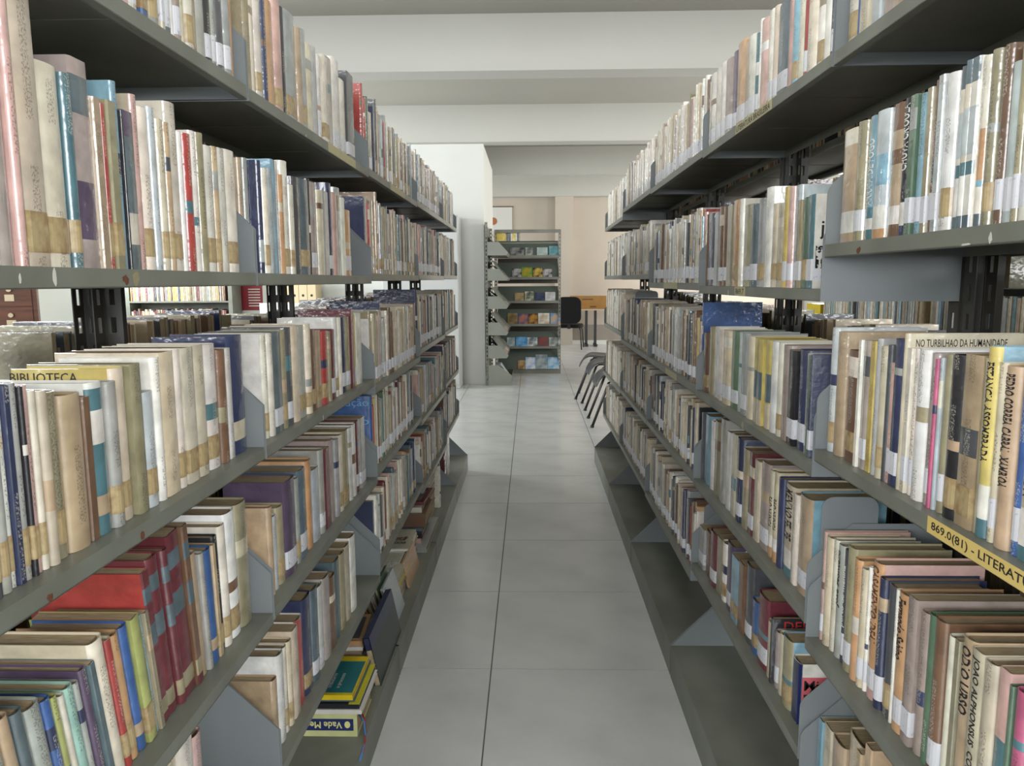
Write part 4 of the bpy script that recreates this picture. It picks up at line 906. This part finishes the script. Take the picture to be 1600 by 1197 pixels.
for ti, (lip, ms) in enumerate(MAG):
    zl = rz_(lip, Y2-.05)
    if ti < 5:
        tr_ = MB().prism([(-.06, zl-.035), (-.06, zl), (-.055, zl), (-.05, zl-.03), (.16, zl-.03), (.16, zl-.035)], 'x', .036, W2-.036).build('tray', MT['metal'], r2)
        MB().prism([(-.06, zl-.035), (-.06, zl), (.03, zl+.14), (.16, zl+.14), (.16, zl-.035)], 'x', .034, .0355).build('end_plate', MT['rackplate'], tr_)
        MB().prism([(-.06, zl-.035), (-.06, zl), (.03, zl+.14), (.16, zl+.14), (.16, zl-.035)], 'x', W2-.0355, W2-.034).build('end_plate', MT['rackplate'], tr_)
    ang = math.radians(24); ph = .25 if ti != 5 else .30
    MB().box(.037, W2-.037, 0, .004, 0, ph).build('sloping_panel', mat('dark_grey_green_panel', rgb(84, 94, 86), .45), r2, (0, -.040, zl-.028), (-ang, 0, 0))
    for qi, (xa, xb, yt, yb, c1, c2) in enumerate(ms):
        mn += 1; A_ = ony(xa, yb, Y2-.035); B_ = ony(xb, yt, Y2-.0); ht = min(.27, max(.13, (B_.z-A_.z)/math.cos(ang)))
        wd = B_.x-A_.x-.004
        o = MB().box(0, wd, -.005, -.001, 0, ht).build('magazine', magmat(mn, c1, c2, 9), None, (A_.x, Y2-.040+.028*math.tan(ang)*0-.002, zl-.026), (-ang, 0, 0))
        tag(o, 'face-out magazine, %s tier of the display rack, %s from its outer post' % (ORD[ti+1], ORD[len(ms)-qi]), 'magazine', 'face-out magazines on the display rack')
for (ya_, yb_) in ((404, 443), (449, 576)):  # added dark sheets painting the shade under and between the trays
    MB().box(.036, W2-.036, .165, .169, rz_(yb_, Y2+.16), rz_(ya_, Y2+.16)).build('back_panel', mat('tier_shade_brown', rgb(66, 58, 50), .6), r2)
# upright spines on the rack's top tier
zt = rz_(379, Y2+.1); MB().box(.036, W2-.036, .04, .3, zt-.02, zt-.001).build('top_shelf', MT['metal'], r2)
x = ony(773.5, 379, Y2+.08).x
for q in range(16):
    cd_ = 'yyyyyyyBDDWyyWDK'[q]; w_ = .022; hh = (.145 if q != 10 else .15)+random.uniform(-.006, .006)
    b = Book(); b.t, b.h, b.d, b.col = w_-.001, hh, .12, colr(cd_, .04); b.ccol = b.col; b.bands = []; b.round = False; b.seed = q*3.1; b.prn = 0
    V, Fc, C, P, UV, pl, bt, r = cover_geo(b, 1); pv, pf = pages_geo(b, 1, bt, r)
    me = bpy.data.meshes.new('book'); me.from_pydata(V, [], Fc); set_attrs(me, C, P, UV); me.materials.append(MT['cover']); fix_normals(me)
    o = place('book', me, None, (x+w_, Y2+.08, zt), (0, 0, HP)); x += w_
    tag(o, '%s book upright on the display rack top tier, %s from the partition' % (PAL[cd_][0].replace('-', ' '), ORD[q+1]), 'book', 'books on the display rack top tier')
    pm = bpy.data.meshes.new('pages'); pm.from_pydata(pv, [], pf); pm.materials.append(MT['pages']); place('pages', pm, o)
# ------------------------------------------------------------------ office chair, table, cardboard box at the back wall
c = empty('office_chair', (.76, 14.5, 0), math.radians(-8)); tag(c, 'black upholstered office chair with rounded backrest by the back table', 'chair')
def rslab(w, h, r, t, n=6):
    pts = []
    for cx, cy, a0 in ((w/2-r, h-r, 0), (-w/2+r, h-r, 1), (-w/2+r, r, 2), (w/2-r, r, 3)):
        for k in range(n+1):
            a = (a0+k/n)*HP; pts.append((cx+r*math.cos(a), cy+r*math.sin(a)))
    return pts
MB().prism([(x, z+.50) for x, z in rslab(.46, .50, .12, 0)], 'y', -.03, .03).build('backrest', MT['blackfab'], c, (0, -.24, 0), bevel=.012)
MB().prism(rslab(.48, .46, .10, 0), 'z', .41, .48).build('seat', MT['blackfab'], c, (0, -.20, 0), bevel=.015)
MB().box(-.03, .03, -.25, -.21, .40, .60).build('back_bracket', MT['black'], c)
for sx in (-1, 1):
    MB().tube([(sx*.20, .20, .41), (sx*.22, .23, .36), (sx*.245, .26, .01)], .012, 8).build('leg', MT['black'], c, smooth=True)
    MB().tube([(sx*.20, -.20, .41), (sx*.22, -.24, .36), (sx*.245, -.30, .01)], .012, 8).build('leg', MT['black'], c, smooth=True)
t_ = empty('table', (1.45, 15.16, 0)); tag(t_, 'pale-topped table with black T-shaped legs against the back wall', 'table')
MB().box(-.56, .62, -.28, .20, .72, .745).build('tabletop', MT['tabletop'], t_)
for x_ in (-.33, -.15, .45):
    lg = MB().box(x_-.025, x_+.025, -.03, .03, .05, .72).build('leg', MT['black'], t_)
    MB().box(x_-.03, x_+.03, -.22, .18, 0.0, .05).build('foot', MT['black'], lg, bevel=.01)
bx = MB().box(-.38, .32, -.14, .16, 0, .255).build('cardboard_box', MT['card'], None, (1.18, 15.12, .7455)); tag(bx, 'brown cardboard box lying on the back table', 'box')
MB().box(-.382, .322, -.004, .022, .255, .2565).build('tape_strip', mat('packing_tape', rgb(180, 145, 96), .3), bx)
MB().box(-.16, .06, -.1412, -.14, .18, .20).build('print_line', MT['inkbr'], bx); MB().box(0, .12, -.1412, -.14, .03, .06).build('print_line', MT['inkbr'], bx)
# ------------------------------------------------------------------ plastic chairs past the end of the empty-base row
def plastic_chair(x, y, rz, label):
    c = empty('plastic_chair', (x, y, 0), rz); tag(c, label, 'chair', 'charcoal plastic chairs beyond the racks')
    # local: seat faces -x
    m = MB(); nu, nv = 10, 8; prof = [(-.035, .350), (-.012, .425), (.05, .462), (.14, .452), (.26, .442), (.36, .452), (.43, .50), (.465, .60), (.485, .72), (.50, .82)]
    for i, (a, z) in enumerate(prof):
        hw = .22 if i < 6 else .22-.012*(i-5)
        for j in range(nv+1):
            v = j/nv*2-1; m.v.append((a+(.02*(1-v*v) if i > 6 else 0), v*hw, z+(.022*v*v if 1 < i < 7 else 0)))
    for i in range(len(prof)-1):
        for j in range(nv): q = i*(nv+1)+j; m.f.append((q, q+1, q+nv+2, q+nv+1))
    o = m.build('shell', MT['greyplastic'], c, smooth=True); sd = o.modifiers.new('thickness', 'SOLIDIFY'); sd.thickness = .018
    sb = o.modifiers.new('smooth', 'SUBSURF'); sb.levels = 1; sb.render_levels = 1
    for s in (-1, 1):
        f = MB().tube([(.20, s*.15, .435), (.10, s*.19, .425), (.07, s*.20, .40), (-.075, s*.225, .012)], .0125, 8).build('leg', MT['black'], c, smooth=True)
        MB().tube([(-.072, s*.2245, .02), (-.078, s*.2255, 0)], .017, 8).build('rubber_foot', MT['black'], f)
        f = MB().tube([(.22, s*.15, .435), (.33, s*.19, .425), (.36, s*.20, .40), (.46, s*.225, .012)], .0125, 8).build('leg', MT['black'], c, smooth=True)
        MB().tube([(.458, s*.2245, .02), (.462, s*.2255, 0)], .017, 8).build('rubber_foot', MT['black'], f)
plastic_chair(.625, 6.84, 0, 'charcoal plastic chair with black legs, nearest the end of the empty-base row')
plastic_chair(.625, 7.72, 0, 'charcoal plastic chair with black legs, middle of the three beyond the racks')
plastic_chair(.605, 8.44, math.radians(-8), 'charcoal plastic chair with black legs, nearest the magazine racks')
# ------------------------------------------------------------------ furniture glimpsed over the books on the left
cc = empty('card_catalogue', (-3.05-math.cos(.56), 4.6-math.sin(.56), 0), .56); tag(cc, 'red-brown wooden card catalogue with rows of small drawers', 'cabinet')
MB().box(0, 1.0, .012, .45, 0, 1.36).build('body', MT['wood'], cc)
for i in range(4):
    for j in range(8):
        x_ = .03+i*.238; z_ = .08+j*.155
        dr = MB().box(x_, x_+.228, 0, .02, z_, z_+.147).build('drawer', MT['wood'], cc)
        MB().tube([(x_+.114, 0, z_+.10), (x_+.114, -.022, z_+.10)], .014, 8).build('pull', MT['brass'], dr)
        MB().box(x_+.09, x_+.138, -.003, 0, z_+.03, z_+.07).build('label_holder', MT['brass'], dr)
gc = empty('steel_cabinet', (-1.78, 9.06, 0)); tag(gc, 'pale grey steel cabinet standing against the partition past the piled-base row', 'cabinet')
lg_ = mat('pale_grey_enamel', rgb(196, 198, 196), .4, 0, .5)
MB().box(0, .92, .02, .42, 0, 2.08).build('body', lg_, gc, bevel=.01)
for x_ in (.01, .465):
    dr = MB().box(x_, x_+.445, 0, .02, .06, 2.06).build('door', lg_, gc)
    MB().box(x_+(.40 if x_ < .1 else .03), x_+(.415 if x_ < .1 else .045), -.02, 0, 1.0, 1.15).build('handle', MT['steel'], dr)
lc = empty('low_cabinet', (-3.3, 9.1, 0)); tag(lc, 'low white cabinet under the box files by the partition', 'cabinet')
MB().box(0, 1.35, .02, .38, 0, 1.05).build('body', MT['white'], lc)
for x_ in (.01, .68): MB().box(x_, x_+.66, 0, .02, .05, 1.03).build('door', MT['white'], lc)
for q in range(4):
    x_ = -3.02+q*.105
    bf = MB().box(0, .10, 0, .26, 0, .27).build('box_file', mat('cream_board', rgb(226, 206, 166), .7), None, (x_, 9.12, 1.0505)); tag(bf, 'cream box file with a finger hole on the low cabinet, %s from the wall poster' % ORD[q+1], 'box file', 'box files on the low cabinet')
    MB().tube([(.05, -.001, .09), (.05, .001, .09)], .016, 10).build('finger_hole', MT['ink'], bf)
po = MB().box(0, .27, 0, .004, 0, .42).build('poster', mat('dark_red_print', rgb(140, 34, 44), .5), None, (-3.66, 9.494, .95)); tag(po, 'dark red poster with white marks on the partition wall', 'poster')
for q in range(7): MB().box(.09, .24, -.001, 0, .05+q*.035, .062+q*.035).build('white_bar', MT['inkw'], po)
for q in range(3):
    me, tw, th_ = text_mesh('L63'[q], .08, MT['inkw']); place('lettering', remap(me, lambda x, y: Vector((.03+q*.08+x, -.001, .33+y))), po)
# yellow boxes on the rack behind the empty-base row
for q in range(1):
    yb_ = MB().box(0, .22, 0, .30, 0, .10).build('yellow_box', flat('y'), None, (2.365, 6.22+q*.17, 1.0005)); tag(yb_, 'bright yellow box on the rack behind the empty-base row', 'box')
# banner on the back wall
bn = empty('wall_banner', (-.62, YF-.02, 2.34)); tag(bn, 'white cloth banner with a round orange emblem on the back wall', 'banner')
MB().box(-.19, .25, -.004, 0, -.02, .45).build('cloth', MT['paper'], bn); MB().tube([(-.22, -.006, .455), (.28, -.006, .455)], .008, 8).build('rod', MT['wood'], bn)
MB().prism([(-.13+.075*math.cos(a*.3927), .17+.075*math.sin(a*.3927)) for a in range(16)], 'y', -.008, -.004).build('emblem', mat('orange_brown_print', rgb(176, 110, 70), .6), bn)
